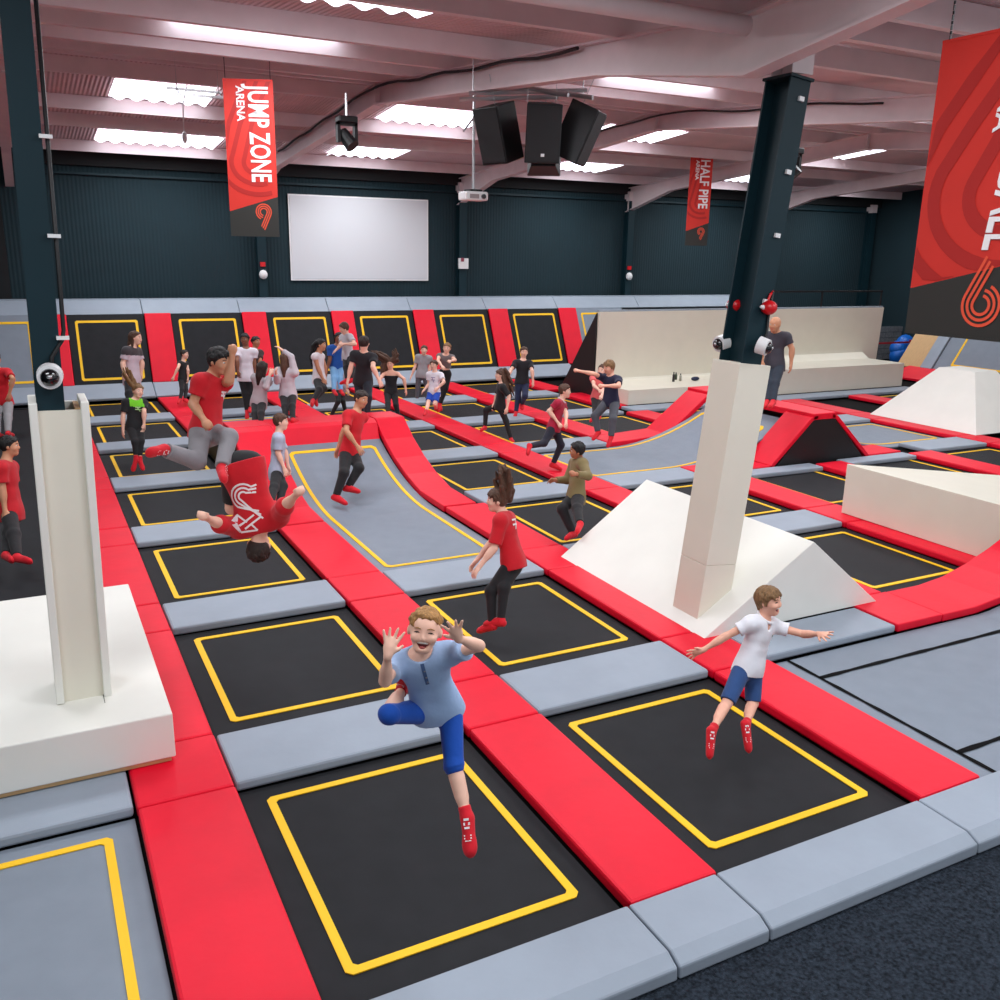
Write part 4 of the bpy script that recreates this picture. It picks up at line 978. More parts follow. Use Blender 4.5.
    # ---- trousers
    if bottom:
        e = max(bottom.get('e', .008*H), .0042*H); ln = bottom.get('len', 1.95); q = Field(h*.9)
        q.el(P-U*.01*H, TM, (.08*H*g+e, .057*H*g+e, .085*H+e*.5), .03*H).rc(P+U*.02*H-L*.03*H, P+U*.02*H+L*.03*H, .055*H*g+e*.6, .055*H*g+e*.6, .03*H)
        q.cut(P+U*.075*H, U)
        for s_ in 'lr':
            hi, kn, an = J[s_+'_hip'], J[s_+'_knee'], J[s_+'_ankle']
            if ln <= 1: q.rc(hi, hi+(kn-hi)*ln, .05*H*g+e, .037*H*g+e*1.3, .025*H, cut=True)
            else:
                q.rc(hi, kn, .049*H*g+e, .034*H*g+e, .025*H).rc(kn, kn+(an-kn)*(ln-1), .034*H*g+e, .022*H*g+e*bottom.get('flare', 1.2), .02*H, cut=True)
        q.build('trousers' if ln > 1.5 else 'shorts', cloth(bottom['rgb']), root)
    # ---- socks
    if foot == 'sock':
        for s_ in 'lr':
            kn, an, to = J[s_+'_knee'], J[s_+'_ankle'], J[s_+'_toe']; sd_, fw_, up_, lt = foot_frame(an, kn, to, F); heel = an+sd_*.022*H-fw_*.018*H; e = .0045*H
            q = Field(h*.8); q.rc(heel, to-(to-an)*.1+sd_*.006*H, .020*H+e, .015*H+e, .012*H).rc(an, an+(to-an)*.6, .0195*H+e, .016*H+e, .012*H).rc(an-sd_*.045*H, an, .020*H+e, .0205*H+e, .01*H, cut0=True)
            q.el(an+(to-an)*.78+sd_*.004*H, np.array([lt, fw_, up_]), (.029*H, .045*H, .0185*H), .012*H)
            so = q.build('sock', SOCK, root)
            if D < 14.5:
                b = MB()
                if D < 7.5: up_ = V(-.5, -.75, .43); up_ = unit(up_-fw_*(up_ @ fw_)); lt = np.cross(fw_, up_)
                def blob(t0, t1, w, m=5):
                    pr = []
                    for t_ in np.linspace(t0, t1, m):
                        for x in (-w, w):
                            z = q.hit(an+(to-an)*t_+lt*x*H+up_*.1*H, -up_, .2*H, .004)
                            if z is None: return
                            pr.append(z)
                    b.add(pr, [(2*i_, 2*i_+1, 2*i_+3, 2*i_+2) for i_ in range(m-1)])
                blob(.02, .09, .010); blob(.14, .22, .013); blob(.27, .33, .010); blob(.5, .54, .015); blob(.58, .62, .015); blob(.66, .69, .012)
                if b.v: b.build('sock_print', PRINT, so)
    return root
# joint positions of every figure, in metres about the point under its feet
FIG = {
 'boy_blue': dict(H=1.28, base=(0.463,-0.136,0.962), low=0.962, D=4.6, f=(-0.295, -0.901, -0.319), hf=(-0.456, -0.879, 0.139), J={'pelvis':(0.000,0.000,0.626), 'neck':(-0.120,-0.086,0.980), 'l_shoulder':(0.015,-0.126,0.968), 'r_shoulder':(-0.228,-0.026,0.910), 'l_hip':(0.068,-0.019,0.616), 'r_hip':(-0.052,0.031,0.588), 'head':(-0.110,-0.124,1.102), 'l_elbow':(0.086,-0.308,1.058), 'l_wrist':(-0.054,-0.377,1.151), 'r_elbow':(-0.343,-0.207,0.923), 'r_wrist':(-0.355,-0.283,1.088), 'l_knee':(0.024,-0.170,0.361), 'l_ankle':(0.026,-0.321,0.164), 'r_knee':(-0.292,-0.113,0.698), 'r_ankle':(-0.129,0.124,0.691), 'l_toe':(0.001,-0.411,0.038), 'r_toe':(-0.169,0.031,0.807), 'l_tip':(-0.104,-0.409,1.265), 'r_tip':(-0.319,-0.254,1.180)}),
 'boy_polo': dict(H=1.30, base=(3.409,0.762,0.326), low=0.326, D=6.9, f=(0.127, -0.992, -0.015), hf=(0.414, -0.906, 0.087), J={'pelvis':(0.000,0.000,0.494), 'neck':(0.110,0.009,0.868), 'l_shoulder':(0.227,0.025,0.785), 'r_shoulder':(-0.032,-0.010,0.863), 'l_hip':(0.057,0.008,0.450), 'r_hip':(-0.072,-0.009,0.488), 'head':(0.135,-0.001,0.995), 'l_elbow':(0.370,-0.153,0.746), 'l_wrist':(0.341,-0.320,0.818), 'r_elbow':(-0.190,0.068,0.745), 'r_wrist':(-0.341,0.135,0.634), 'l_knee':(-0.006,-0.085,0.228), 'l_ankle':(-0.232,-0.266,0.189), 'r_knee':(-0.293,-0.117,0.308), 'r_ankle':(-0.533,-0.249,0.204), 'l_toe':(-0.263,-0.352,0.039), 'r_toe':(-0.590,-0.314,0.054), 'l_tip':(0.334,-0.445,0.853), 'r_tip':(-0.429,0.184,0.590)}),
 'girl_red': dict(H=1.55, base=(2.978,3.743,0.020), low=0.070, D=9.3, f=(-0.748, 0.601, -0.281), hf=(-0.924, 0.381, 0.0), J={'pelvis':(0.000,0.000,0.769), 'neck':(-0.037,0.167,1.224), 'l_shoulder':(-0.140,0.031,1.207), 'r_shoulder':(0.074,0.266,1.139), 'l_hip':(-0.051,-0.069,0.756), 'r_hip':(0.056,0.048,0.723), 'head':(-0.089,0.204,1.356), 'l_elbow':(-0.230,-0.024,0.934), 'l_wrist':(-0.380,-0.017,0.765), 'r_elbow':(-0.108,0.268,0.892), 'r_wrist':(-0.269,0.280,0.719), 'l_knee':(-0.276,-0.064,0.500), 'l_ankle':(-0.320,-0.184,0.199), 'r_knee':(-0.185,-0.168,0.554), 'r_ankle':(-0.262,-0.265,0.262), 'l_toe':(-0.398,-0.050,0.096), 'r_toe':(-0.355,-0.120,0.191), 'l_tip':(-0.472,-0.013,0.660), 'r_tip':(-0.363,0.287,0.616)}),
 'boy_flip': dict(H=1.85, base=(0.450,4.246,1.441), low=1.441, D=8.3, f=(0.506, 0.838, -0.204), hf=(0.461, 0.888, 0.0), J={'pelvis':(0.000,0.000,0.406), 'neck':(0.092,-0.186,-0.131), 'l_shoulder':(0.246,-0.251,-0.012), 'r_shoulder':(-0.083,-0.080,-0.128), 'l_hip':(0.076,-0.030,0.470), 'r_hip':(-0.087,0.054,0.412), 'head':(0.081,-0.119,-0.292), 'l_elbow':(0.243,-0.503,0.169), 'l_wrist':(0.290,-0.715,0.316), 'r_elbow':(-0.280,-0.279,0.006), 'r_wrist':(-0.417,-0.467,0.128), 'l_knee':(0.062,0.081,0.050), 'l_ankle':(0.116,0.468,0.195), 'r_knee':(-0.080,0.205,0.005), 'r_ankle':(0.041,0.573,0.158), 'l_toe':(0.210,0.623,0.092), 'r_toe':(0.135,0.728,0.056), 'l_tip':(0.320,-0.850,0.410), 'r_tip':(-0.503,-0.587,0.205)}),
 'teen_leap': dict(H=1.70, base=(0.240,4.793,1.793), low=1.793, D=8.6, f=(0.727, -0.683, -0.07), hf=(0.666, -0.725, -0.174), J={'pelvis':(0.000,0.000,0.340), 'neck':(0.096,0.050,0.845), 'l_shoulder':(0.203,0.173,0.752), 'r_shoulder':(-0.033,-0.085,0.822), 'l_hip':(0.052,0.061,0.289), 'r_hip':(-0.065,-0.067,0.324), 'head':(0.155,-0.015,0.981), 'l_elbow':(0.217,-0.107,0.804), 'l_wrist':(0.261,-0.091,1.022), 'r_elbow':(-0.117,-0.107,0.609), 'r_wrist':(-0.062,-0.310,0.491), 'l_knee':(0.146,-0.326,0.322), 'l_ankle':(0.015,-0.613,0.105), 'r_knee':(-0.163,-0.409,0.142), 'r_ankle':(-0.450,-0.602,0.304), 'l_toe':(-0.009,-0.808,0.051), 'r_toe':(-0.596,-0.744,0.319), 'l_tip':(0.290,-0.080,1.171), 'r_tip':(-0.028,-0.439,0.417)}),
 'boy_greytee': dict(H=1.56, base=(1.921,9.155,0.090), low=0.153, D=13.5, f=(0.969, -0.231, -0.092), hf=(0.924, -0.381, 0.0), J={'pelvis':(0.000,0.000,0.532), 'neck':(0.072,0.087,1.073), 'l_shoulder':(0.100,0.236,0.990), 'r_shoulder':(0.030,-0.079,1.049), 'l_hip':(0.013,0.073,0.487), 'r_hip':(-0.021,-0.083,0.517), 'head':(0.119,0.106,1.240), 'l_elbow':(0.172,0.169,0.770), 'l_wrist':(0.194,0.115,0.566), 'r_elbow':(-0.002,-0.120,0.828), 'r_wrist':(0.059,-0.187,0.613), 'l_knee':(0.012,-0.274,0.368), 'l_ankle':(-0.121,-0.538,0.178), 'r_knee':(-0.149,-0.400,0.384), 'r_ankle':(-0.272,-0.707,0.267), 'l_toe':(0.030,-0.574,0.109), 'r_toe':(-0.121,-0.743,0.198), 'l_tip':(0.209,0.080,0.431), 'r_tip':(0.096,-0.227,0.483)}),
 'man_redtee': dict(H=1.80, base=(3.112,9.374,0.000), low=0.080, D=14.2, f=(0.531, -0.847, -0.033), hf=(0.456, -0.873, -0.174), J={'pelvis':(0.000,0.000,0.765), 'neck':(0.138,0.063,1.384), 'l_shoulder':(0.280,0.155,1.278), 'r_shoulder':(-0.030,-0.043,1.368), 'l_hip':(0.069,0.045,0.708), 'r_hip':(-0.084,-0.053,0.752), 'head':(0.222,0.065,1.568), 'l_elbow':(-0.012,0.208,1.080), 'l_wrist':(-0.132,0.183,0.804), 'r_elbow':(-0.126,-0.222,1.144), 'r_wrist':(0.010,-0.316,0.921), 'l_knee':(0.020,-0.357,0.587), 'l_ankle':(-0.165,-0.372,0.311), 'r_knee':(-0.227,-0.389,0.539), 'r_ankle':(-0.376,-0.435,0.208), 'l_toe':(-0.054,-0.554,0.281), 'r_toe':(-0.280,-0.614,0.134), 'l_tip':(-0.197,0.171,0.656), 'r_tip':(0.089,-0.371,0.790)}),
 'boy_left': dict(H=1.72, base=(-1.550,8.264,0.000), low=0.225, D=11.2, f=(0.956, -0.288, 0.057), hf=(0.977, -0.215, 0.0), J={'pelvis':(0.000,0.000,0.639), 'neck':(0.001,0.123,1.236), 'l_shoulder':(0.054,0.280,1.142), 'r_shoulder':(-0.052,-0.058,1.212), 'l_hip':(0.026,0.077,0.588), 'r_hip':(-0.026,-0.091,0.623), 'head':(0.073,0.158,1.411), 'l_elbow':(0.059,0.220,0.884), 'l_wrist':(0.043,0.155,0.632), 'r_elbow':(-0.060,-0.117,0.963), 'r_wrist':(-0.058,-0.186,0.694), 'l_knee':(-0.043,-0.290,0.434), 'l_ankle':(-0.090,-0.644,0.285), 'r_knee':(0.013,-0.460,0.463), 'r_ankle':(0.025,-0.808,0.295), 'l_toe':(-0.028,-0.841,0.277), 'r_toe':(0.155,-0.968,0.278), 'l_tip':(0.033,0.117,0.483), 'r_tip':(-0.056,-0.224,0.545)}),
 'teen_farleft': dict(H=1.80, base=(-1.691,16.747,0.000), low=0.049, D=18.4, f=(0.387, 0.918, -0.085), hf=(0.381, 0.924, 0.0), J={'pelvis':(0.000,0.000,0.730), 'neck':(-0.033,0.073,1.362), 'l_shoulder':(-0.204,0.137,1.282), 'r_shoulder':(0.144,-0.006,1.317), 'l_hip':(-0.084,0.031,0.686), 'r_hip':(0.088,-0.040,0.703), 'head':(-0.044,0.094,1.562), 'l_elbow':(-0.245,-0.145,1.181), 'l_wrist':(-0.186,-0.185,0.888), 'r_elbow':(0.228,-0.270,1.195), 'r_wrist':(0.136,-0.312,0.911), 'l_knee':(-0.134,-0.314,0.446), 'l_ankle':(-0.142,-0.620,0.181), 'r_knee':(0.059,-0.373,0.443), 'r_ankle':(0.034,-0.697,0.202), 'l_toe':(-0.072,-0.455,0.103), 'r_toe':(0.103,-0.532,0.124), 'l_tip':(-0.154,-0.207,0.730), 'r_tip':(0.086,-0.335,0.758)}),
 'girl_green': dict(H=1.50, base=(0.360,12.738,0.000), low=0.054, D=15.8, f=(0.231, -0.966, 0.116), hf=(0.384, -0.923, 0.0), J={'pelvis':(0.000,0.000,0.778), 'neck':(0.044,0.066,1.235), 'l_shoulder':(0.192,0.092,1.164), 'r_shoulder':(-0.113,0.024,1.203), 'l_hip':(0.073,0.013,0.739), 'r_hip':(-0.078,-0.021,0.758), 'head':(0.102,0.050,1.372), 'l_elbow':(0.153,-0.119,1.032), 'l_wrist':(0.133,-0.153,0.830), 'r_elbow':(-0.178,-0.011,0.966), 'r_wrist':(-0.203,-0.054,0.720), 'l_knee':(0.047,-0.294,0.566), 'l_ankle':(-0.001,-0.357,0.251), 'r_knee':(-0.051,-0.311,0.560), 'r_ankle':(-0.065,-0.371,0.277), 'l_toe':(0.023,-0.474,0.117), 'r_toe':(-0.131,-0.406,0.099), 'l_tip':(0.120,-0.175,0.698), 'r_tip':(-0.217,-0.078,0.587)}),
 'girl_pink': dict(H=1.70, base=(0.478,13.799,0.841), low=0.841, D=16.6, f=(0.793, -0.609, -0.017), hf=(0.844, -0.536, 0.0), J={'pelvis':(0.000,0.000,0.608), 'neck':(0.052,0.052,1.177), 'l_shoulder':(0.154,0.187,1.095), 'r_shoulder':(-0.061,-0.094,1.140), 'l_hip':(0.050,0.067,0.563), 'r_hip':(-0.056,-0.073,0.586), 'head':(0.133,0.058,1.334), 'l_elbow':(0.209,0.155,0.872), 'l_wrist':(0.174,0.134,0.675), 'r_elbow':(-0.137,-0.114,0.915), 'r_wrist':(-0.152,-0.298,0.760), 'l_knee':(0.035,-0.285,0.374), 'l_ankle':(-0.033,-0.557,0.113), 'r_knee':(-0.111,-0.423,0.401), 'r_ankle':(-0.145,-0.704,0.144), 'l_toe':(0.102,-0.660,0.051), 'r_toe':(-0.010,-0.807,0.081), 'l_tip':(0.147,0.117,0.525), 'r_tip':(-0.161,-0.415,0.661)}),
 'girl_strap': dict(H=1.40, base=(2.145,19.252,0.090), low=0.133, D=22.2, f=(0.739, -0.674, 0.006), hf=(0.794, -0.608, 0.0), J={'pelvis':(0.000,0.000,0.585), 'neck':(0.037,0.044,1.013), 'l_shoulder':(0.131,0.147,0.945), 'r_shoulder':(-0.066,-0.068,0.984), 'l_hip':(0.046,0.050,0.547), 'r_hip':(-0.051,-0.056,0.567), 'head':(0.088,0.054,1.170), 'l_elbow':(0.125,-0.040,0.802), 'l_wrist':(0.108,-0.063,0.612), 'r_elbow':(-0.135,-0.272,0.888), 'r_wrist':(-0.251,-0.283,0.685), 'l_knee':(0.021,-0.208,0.345), 'l_ankle':(-0.052,-0.435,0.140), 'r_knee':(-0.086,-0.314,0.365), 'r_ankle':(-0.180,-0.535,0.162), 'l_toe':(0.013,-0.580,0.085), 'r_toe':(-0.250,-0.681,0.116), 'l_tip':(0.097,-0.078,0.487), 'r_tip':(-0.314,-0.289,0.576)}),
 'boy_white': dict(H=1.78, base=(3.239,17.268,0.000), low=-0.025, D=20.9, f=(-0.209, -0.973, 0.101), hf=(-0.536, -0.844, 0.0), J={'pelvis':(0.000,0.000,0.947), 'neck':(0.046,0.055,1.573), 'l_shoulder':(0.224,0.010,1.501), 'r_shoulder':(-0.141,0.090,1.521), 'l_hip':(0.088,-0.023,0.907), 'r_hip':(-0.093,0.017,0.917), 'head':(0.039,0.075,1.772), 'l_elbow':(0.195,-0.013,1.260), 'l_wrist':(0.201,-0.041,1.058), 'r_elbow':(-0.204,-0.110,1.308), 'r_wrist':(-0.201,-0.139,1.086), 'l_knee':(0.077,-0.073,0.563), 'l_ankle':(0.026,-0.119,0.227), 'r_knee':(-0.055,-0.048,0.544), 'r_ankle':(-0.045,-0.116,0.161), 'l_toe':(-0.011,-0.293,0.182), 'r_toe':(-0.087,-0.278,0.028), 'l_tip':(0.205,-0.062,0.899), 'r_tip':(-0.198,-0.160,0.927)}),
 'boy_brown': dict(H=1.70, base=(3.690,18.286,0.000), low=-0.020, D=22.0, f=(0.542, -0.838, 0.06), hf=(0.538, -0.843, 0.0), J={'pelvis':(0.000,0.000,0.824), 'neck':(0.022,0.057,1.423), 'l_shoulder':(0.170,0.147,1.349), 'r_shoulder':(-0.130,-0.044,1.378), 'l_hip':(0.073,0.044,0.783), 'r_hip':(-0.076,-0.051,0.797), 'head':(0.053,0.069,1.610), 'l_elbow':(0.100,-0.057,1.162), 'l_wrist':(0.082,-0.083,0.927), 'r_elbow':(-0.134,-0.262,1.193), 'r_wrist':(-0.131,-0.296,0.937), 'l_knee':(0.051,-0.003,0.435), 'l_ankle':(-0.002,-0.051,0.080), 'r_knee':(-0.089,-0.099,0.456), 'r_ankle':(-0.119,-0.152,0.103), 'l_toe':(0.090,-0.194,0.031), 'r_toe':(-0.027,-0.294,0.053), 'l_tip':(0.070,-0.100,0.775), 'r_tip':(-0.130,-0.316,0.786)}),
 'girl_grey': dict(H=1.50, base=(2.395,12.252,0.677), low=0.677, D=16.2, f=(0.833, 0.547, -0.08), hf=(0.843, 0.538, 0.0), J={'pelvis':(0.000,0.000,0.492), 'neck':(0.067,-0.036,0.936), 'l_shoulder':(-0.025,0.099,0.908), 'r_shoulder':(0.143,-0.163,0.861), 'l_hip':(-0.046,0.067,0.474), 'r_hip':(0.037,-0.063,0.451), 'head':(0.082,-0.075,1.080), 'l_elbow':(0.007,0.061,0.697), 'l_wrist':(0.154,0.051,0.868), 'r_elbow':(0.047,-0.386,0.791), 'r_wrist':(0.127,-0.377,0.993), 'l_knee':(-0.132,-0.230,0.306), 'l_ankle':(-0.202,-0.495,0.110), 'r_knee':(-0.060,-0.377,0.325), 'r_ankle':(-0.132,-0.643,0.131), 'l_toe':(-0.077,-0.413,0.045), 'r_toe':(-0.007,-0.561,0.066), 'l_tip':(0.242,0.045,0.971), 'r_tip':(0.177,-0.372,1.119)}),
 'girl_armup': dict(H=1.55, base=(2.865,12.048,0.852), low=0.852, D=16.2, f=(0.673, 0.735, 0.085), hf=(0.675, 0.738, 0.0), J={'pelvis':(0.000,0.000,0.446), 'neck':(-0.024,-0.032,0.909), 'l_shoulder':(-0.141,0.081,0.856), 'r_shoulder':(0.099,-0.138,0.853), 'l_hip':(-0.058,0.057,0.416), 'r_hip':(0.061,-0.052,0.414), 'head':(-0.013,-0.017,1.064), 'l_elbow':(-0.212,-0.115,0.701), 'l_wrist':(-0.258,-0.260,0.859), 'r_elbow':(0.056,-0.098,1.105), 'r_wrist':(-0.084,-0.050,1.225), 'l_knee':(-0.130,-0.266,0.263), 'l_ankle':(-0.196,-0.560,0.088), 'r_knee':(-0.035,-0.375,0.274), 'r_ankle':(-0.103,-0.669,0.100), 'l_toe':(-0.091,-0.447,0.046), 'r_toe':(0.002,-0.555,0.059), 'l_tip':(-0.287,-0.352,0.960), 'r_tip':(-0.187,-0.015,1.314)}),
 'girl_white': dict(H=1.68, base=(4.058,14.210,0.776), low=0.776, D=18.6, f=(0.796, -0.604, 0.043), hf=(0.844, -0.536, 0.0), J={'pelvis':(0.000,0.000,0.457), 'neck':(0.013,0.054,0.975), 'l_shoulder':(0.119,0.188,0.899), 'r_shoulder':(-0.095,-0.091,0.934), 'l_hip':(0.052,0.066,0.415), 'r_hip':(-0.054,-0.073,0.432), 'head':(0.080,0.051,1.134), 'l_elbow':(0.175,0.142,0.676), 'l_wrist':(0.160,0.116,0.455), 'r_elbow':(-0.052,-0.134,0.697), 'r_wrist':(0.028,-0.188,0.480), 'l_knee':(0.007,-0.308,0.295), 'l_ankle':(-0.250,-0.539,0.142), 'r_knee':(-0.133,-0.436,0.300), 'r_ankle':(-0.339,-0.705,0.132), 'l_toe':(-0.265,-0.718,0.050), 'r_toe':(-0.412,-0.887,0.085), 'l_tip':(0.149,0.098,0.305), 'r_tip':(0.078,-0.223,0.341)}),
 'boy_grey_high': dict(H=1.45, base=(4.631,14.054,1.176), low=1.176, D=18.6, f=(-0.976, -0.219, -0.012), hf=(-0.958, 0.125, -0.259), J={'pelvis':(0.000,0.000,0.518), 'neck':(-0.015,0.045,0.956), 'l_shoulder':(0.019,-0.108,0.922), 'r_shoulder':(-0.047,0.188,0.889), 'l_hip':(0.017,-0.076,0.497), 'r_hip':(-0.015,0.070,0.481), 'head':(-0.070,-0.005,1.080), 'l_elbow':(0.052,-0.308,0.787), 'l_wrist':(-0.154,-0.242,0.786), 'r_elbow':(-0.136,0.015,0.742), 'r_wrist':(-0.280,-0.105,0.658), 'l_knee':(-0.040,-0.361,0.319), 'l_ankle':(-0.124,-0.600,0.113), 'r_knee':(-0.114,-0.203,0.303), 'r_ankle':(-0.178,-0.447,0.096), 'l_toe':(-0.266,-0.631,0.061), 'r_toe':(-0.319,-0.479,0.044), 'l_tip':(-0.279,-0.202,0.786), 'r_tip':(-0.372,-0.182,0.605)}),
 'boy_bluetee': dict(H=1.50, base=(4.772,15.275,0.778), low=0.778, D=19.8, f=(0.045, -0.999, -0.011), hf=(0.045, -0.999, 0.0), J={'pelvis':(0.000,0.000,0.567), 'neck':(0.012,-0.004,1.017), 'l_shoulder':(0.168,0.003,0.960), 'r_shoulder':(-0.147,-0.011,0.968), 'l_hip':(0.077,0.004,0.535), 'r_hip':(-0.079,-0.003,0.539), 'head':(0.061,-0.005,1.164), 'l_elbow':(0.136,-0.011,0.756), 'l_wrist':(0.124,-0.031,0.565), 'r_elbow':(-0.161,-0.035,0.727), 'r_wrist':(-0.237,-0.043,0.495), 'l_knee':(-0.022,-0.257,0.319), 'l_ankle':(-0.085,-0.505,0.099), 'r_knee':(-0.159,-0.274,0.328), 'r_ankle':(-0.241,-0.517,0.109), 'l_toe':(-0.078,-0.655,0.045), 'r_toe':(-0.235,-0.667,0.055), 'l_tip':(0.116,-0.046,0.431), 'r_tip':(-0.279,-0.047,0.367)}),
 'girl_greysweat': dict(H=1.45, base=(5.166,16.366,0.000), low=0.021, D=21.1, f=(0.676, -0.737, -0.004), hf=(0.738, -0.675, 0.0), J={'pelvis':(0.000,0.000,0.675), 'neck':(0.052,0.045,1.150), 'l_shoulder':(0.157,0.143,1.078), 'r_shoulder':(-0.065,-0.061,1.122), 'l_hip':(0.052,0.048,0.636), 'r_hip':(-0.058,-0.053,0.658), 'head':(0.125,0.041,1.305), 'l_elbow':(0.160,0.110,0.861), 'l_wrist':(0.204,0.060,0.628), 'r_elbow':(-0.007,-0.115,0.875), 'r_wrist':(0.098,-0.181,0.666), 'l_knee':(-0.005,-0.218,0.430), 'l_ankle':(0.036,-0.284,0.138), 'r_knee':(-0.145,-0.287,0.426), 'r_ankle':(-0.320,-0.291,0.116), 'l_toe':(0.134,-0.391,0.087), 'r_toe':(-0.222,-0.398,0.064), 'l_tip':(0.228,0.032,0.502), 'r_tip':(0.154,-0.217,0.554)}),
 'man_black': dict(H=1.78, base=(4.430,12.559,0.654), low=0.654, D=17.3, f=(0.587, 0.784, 0.2), hf=(0.58, 0.815, 0.0), J={'pelvis':(0.000,0.000,0.773), 'neck':(-0.011,-0.124,1.292), 'l_shoulder':(-0.161,-0.002,1.254), 'r_shoulder':(0.141,-0.217,1.209), 'l_hip':(-0.074,0.062,0.749), 'r_hip':(0.076,-0.045,0.727), 'head':(-0.015,-0.144,1.460), 'l_elbow':(-0.233,-0.010,1.009), 'l_wrist':(-0.301,-0.023,0.771), 'r_elbow':(0.044,-0.451,1.049), 'r_wrist':(0.132,-0.517,0.814), 'l_knee':(-0.066,0.004,0.415), 'l_ankle':(-0.057,-0.062,0.080), 'r_knee':(-0.031,-0.353,0.465), 'r_ankle':(-0.074,-0.400,0.137), 'l_toe':(0.048,0.078,0.053), 'r_toe':(0.031,-0.260,0.110), 'l_tip':(-0.346,-0.030,0.617), 'r_tip':(0.187,-0.557,0.669)}),
 'girl_dress': dict(H=1.50, base=(6.159,15.696,0.000), low=0.027, D=21.0, f=(-0.457, -0.88, 0.127), hf=(-0.461, -0.888, 0.0), J={'pelvis':(0.000,0.000,0.648), 'neck':(0.027,0.054,1.120), 'l_shoulder':(0.164,-0.025,1.069), 'r_shoulder':(-0.116,0.121,1.068), 'l_hip':(0.068,-0.039,0.619), 'r_hip':(-0.071,0.033,0.618), 'head':(0.014,0.079,1.277), 'l_elbow':(0.224,-0.247,0.967), 'l_wrist':(0.247,-0.296,0.722), 'r_elbow':(-0.245,-0.093,1.037), 'r_wrist':(-0.356,-0.264,0.974), 'l_knee':(0.002,-0.304,0.395), 'l_ankle':(0.044,-0.375,0.106), 'r_knee':(-0.166,-0.241,0.418), 'r_ankle':(-0.262,-0.492,0.213), 'l_toe':(-0.025,-0.507,0.072), 'r_toe':(-0.331,-0.624,0.180), 'l_tip':(0.260,-0.322,0.590), 'r_tip':(-0.426,-0.372,0.934)}),
 'boy_greyboth': dict(H=1.50, base=(7.873,17.993,0.000), low=-0.014, D=23.7, f=(-0.368, -0.924, 0.108), hf=(-0.381, -0.924, 0.0), J={'pelvis':(0.000,0.000,0.703), 'neck':(0.070,0.028,1.186), 'l_shoulder':(0.207,-0.034,1.116), 'r_shoulder':(-0.082,0.085,1.151), 'l_hip':(0.067,-0.031,0.665), 'r_hip':(-0.076,0.028,0.682), 'head':(0.045,-0.033,1.320), 'l_elbow':(0.198,-0.062,0.883), 'l_wrist':(0.138,-0.069,0.654), 'r_elbow':(-0.160,0.081,0.880), 'r_wrist':(-0.260,0.087,0.650), 'l_knee':(0.100,-0.091,0.373), 'l_ankle':(0.081,-0.135,0.068), 'r_knee':(-0.115,-0.005,0.372), 'r_ankle':(-0.159,-0.039,0.067), 'l_toe':(0.026,-0.273,0.032), 'r_toe':(-0.214,-0.177,0.031), 'l_tip':(0.104,-0.074,0.523), 'r_tip':(-0.314,0.091,0.526)}),
 'boy_blueshorts': dict(H=1.45, base=(7.131,15.472,0.090), low=0.168, D=21.2, f=(-0.73, -0.67, 0.137), hf=(-0.843, -0.538, 0.0), J={'pelvis':(0.000,0.000,0.539), 'neck':(0.045,0.044,0.994), 'l_shoulder':(0.143,-0.073,0.945), 'r_shoulder':(-0.063,0.151,0.943), 'l_hip':(0.048,-0.058,0.511), 'r_hip':(-0.054,0.053,0.510), 'head':(0.031,0.071,1.153), 'l_elbow':(0.134,-0.268,0.800), 'l_wrist':(-0.027,-0.294,0.674), 'r_elbow':(-0.074,0.121,0.712), 'r_wrist':(-0.226,0.056,0.589), 'l_knee':(-0.100,-0.290,0.309), 'l_ankle':(0.033,-0.040,0.146), 'r_knee':(-0.224,-0.175,0.322), 'r_ankle':(-0.375,-0.415,0.161), 'l_toe':(0.034,-0.213,0.127), 'r_toe':(-0.480,-0.548,0.121), 'l_tip':(-0.129,-0.311,0.594), 'r_tip':(-0.323,0.016,0.511)}),
 'girl_crop': dict(H=1.58, base=(7.861,16.499,0.000), low=-0.001, D=22.3, f=(-0.611, -0.78, -0.133), hf=(-0.608, -0.794, 0.0), J={'pelvis':(0.000,0.000,0.912), 'neck':(-0.007,-0.074,1.380), 'l_shoulder':(0.125,-0.166,1.311), 'r_shoulder':(-0.138,0.035,1.339), 'l_hip':(0.066,-0.045,0.874), 'r_hip':(-0.065,0.055,0.887), 'head':(0.005,-0.104,1.526), 'l_elbow':(0.073,-0.423,1.271), 'l_wrist':(-0.097,-0.569,1.269), 'r_elbow':(-0.261,-0.174,1.232), 'r_wrist':(-0.245,-0.376,1.135), 'l_knee':(-0.002,-0.066,0.554), 'l_ankle':(-0.155,-0.069,0.164), 'r_knee':(-0.054,-0.004,0.548), 'r_ankle':(-0.167,-0.018,0.187), 'l_toe':(-0.198,-0.212,0.047), 'r_toe':(-0.245,-0.138,0.063), 'l_tip':(-0.205,-0.662,1.269), 'r_tip':(-0.234,-0.504,1.073)}),
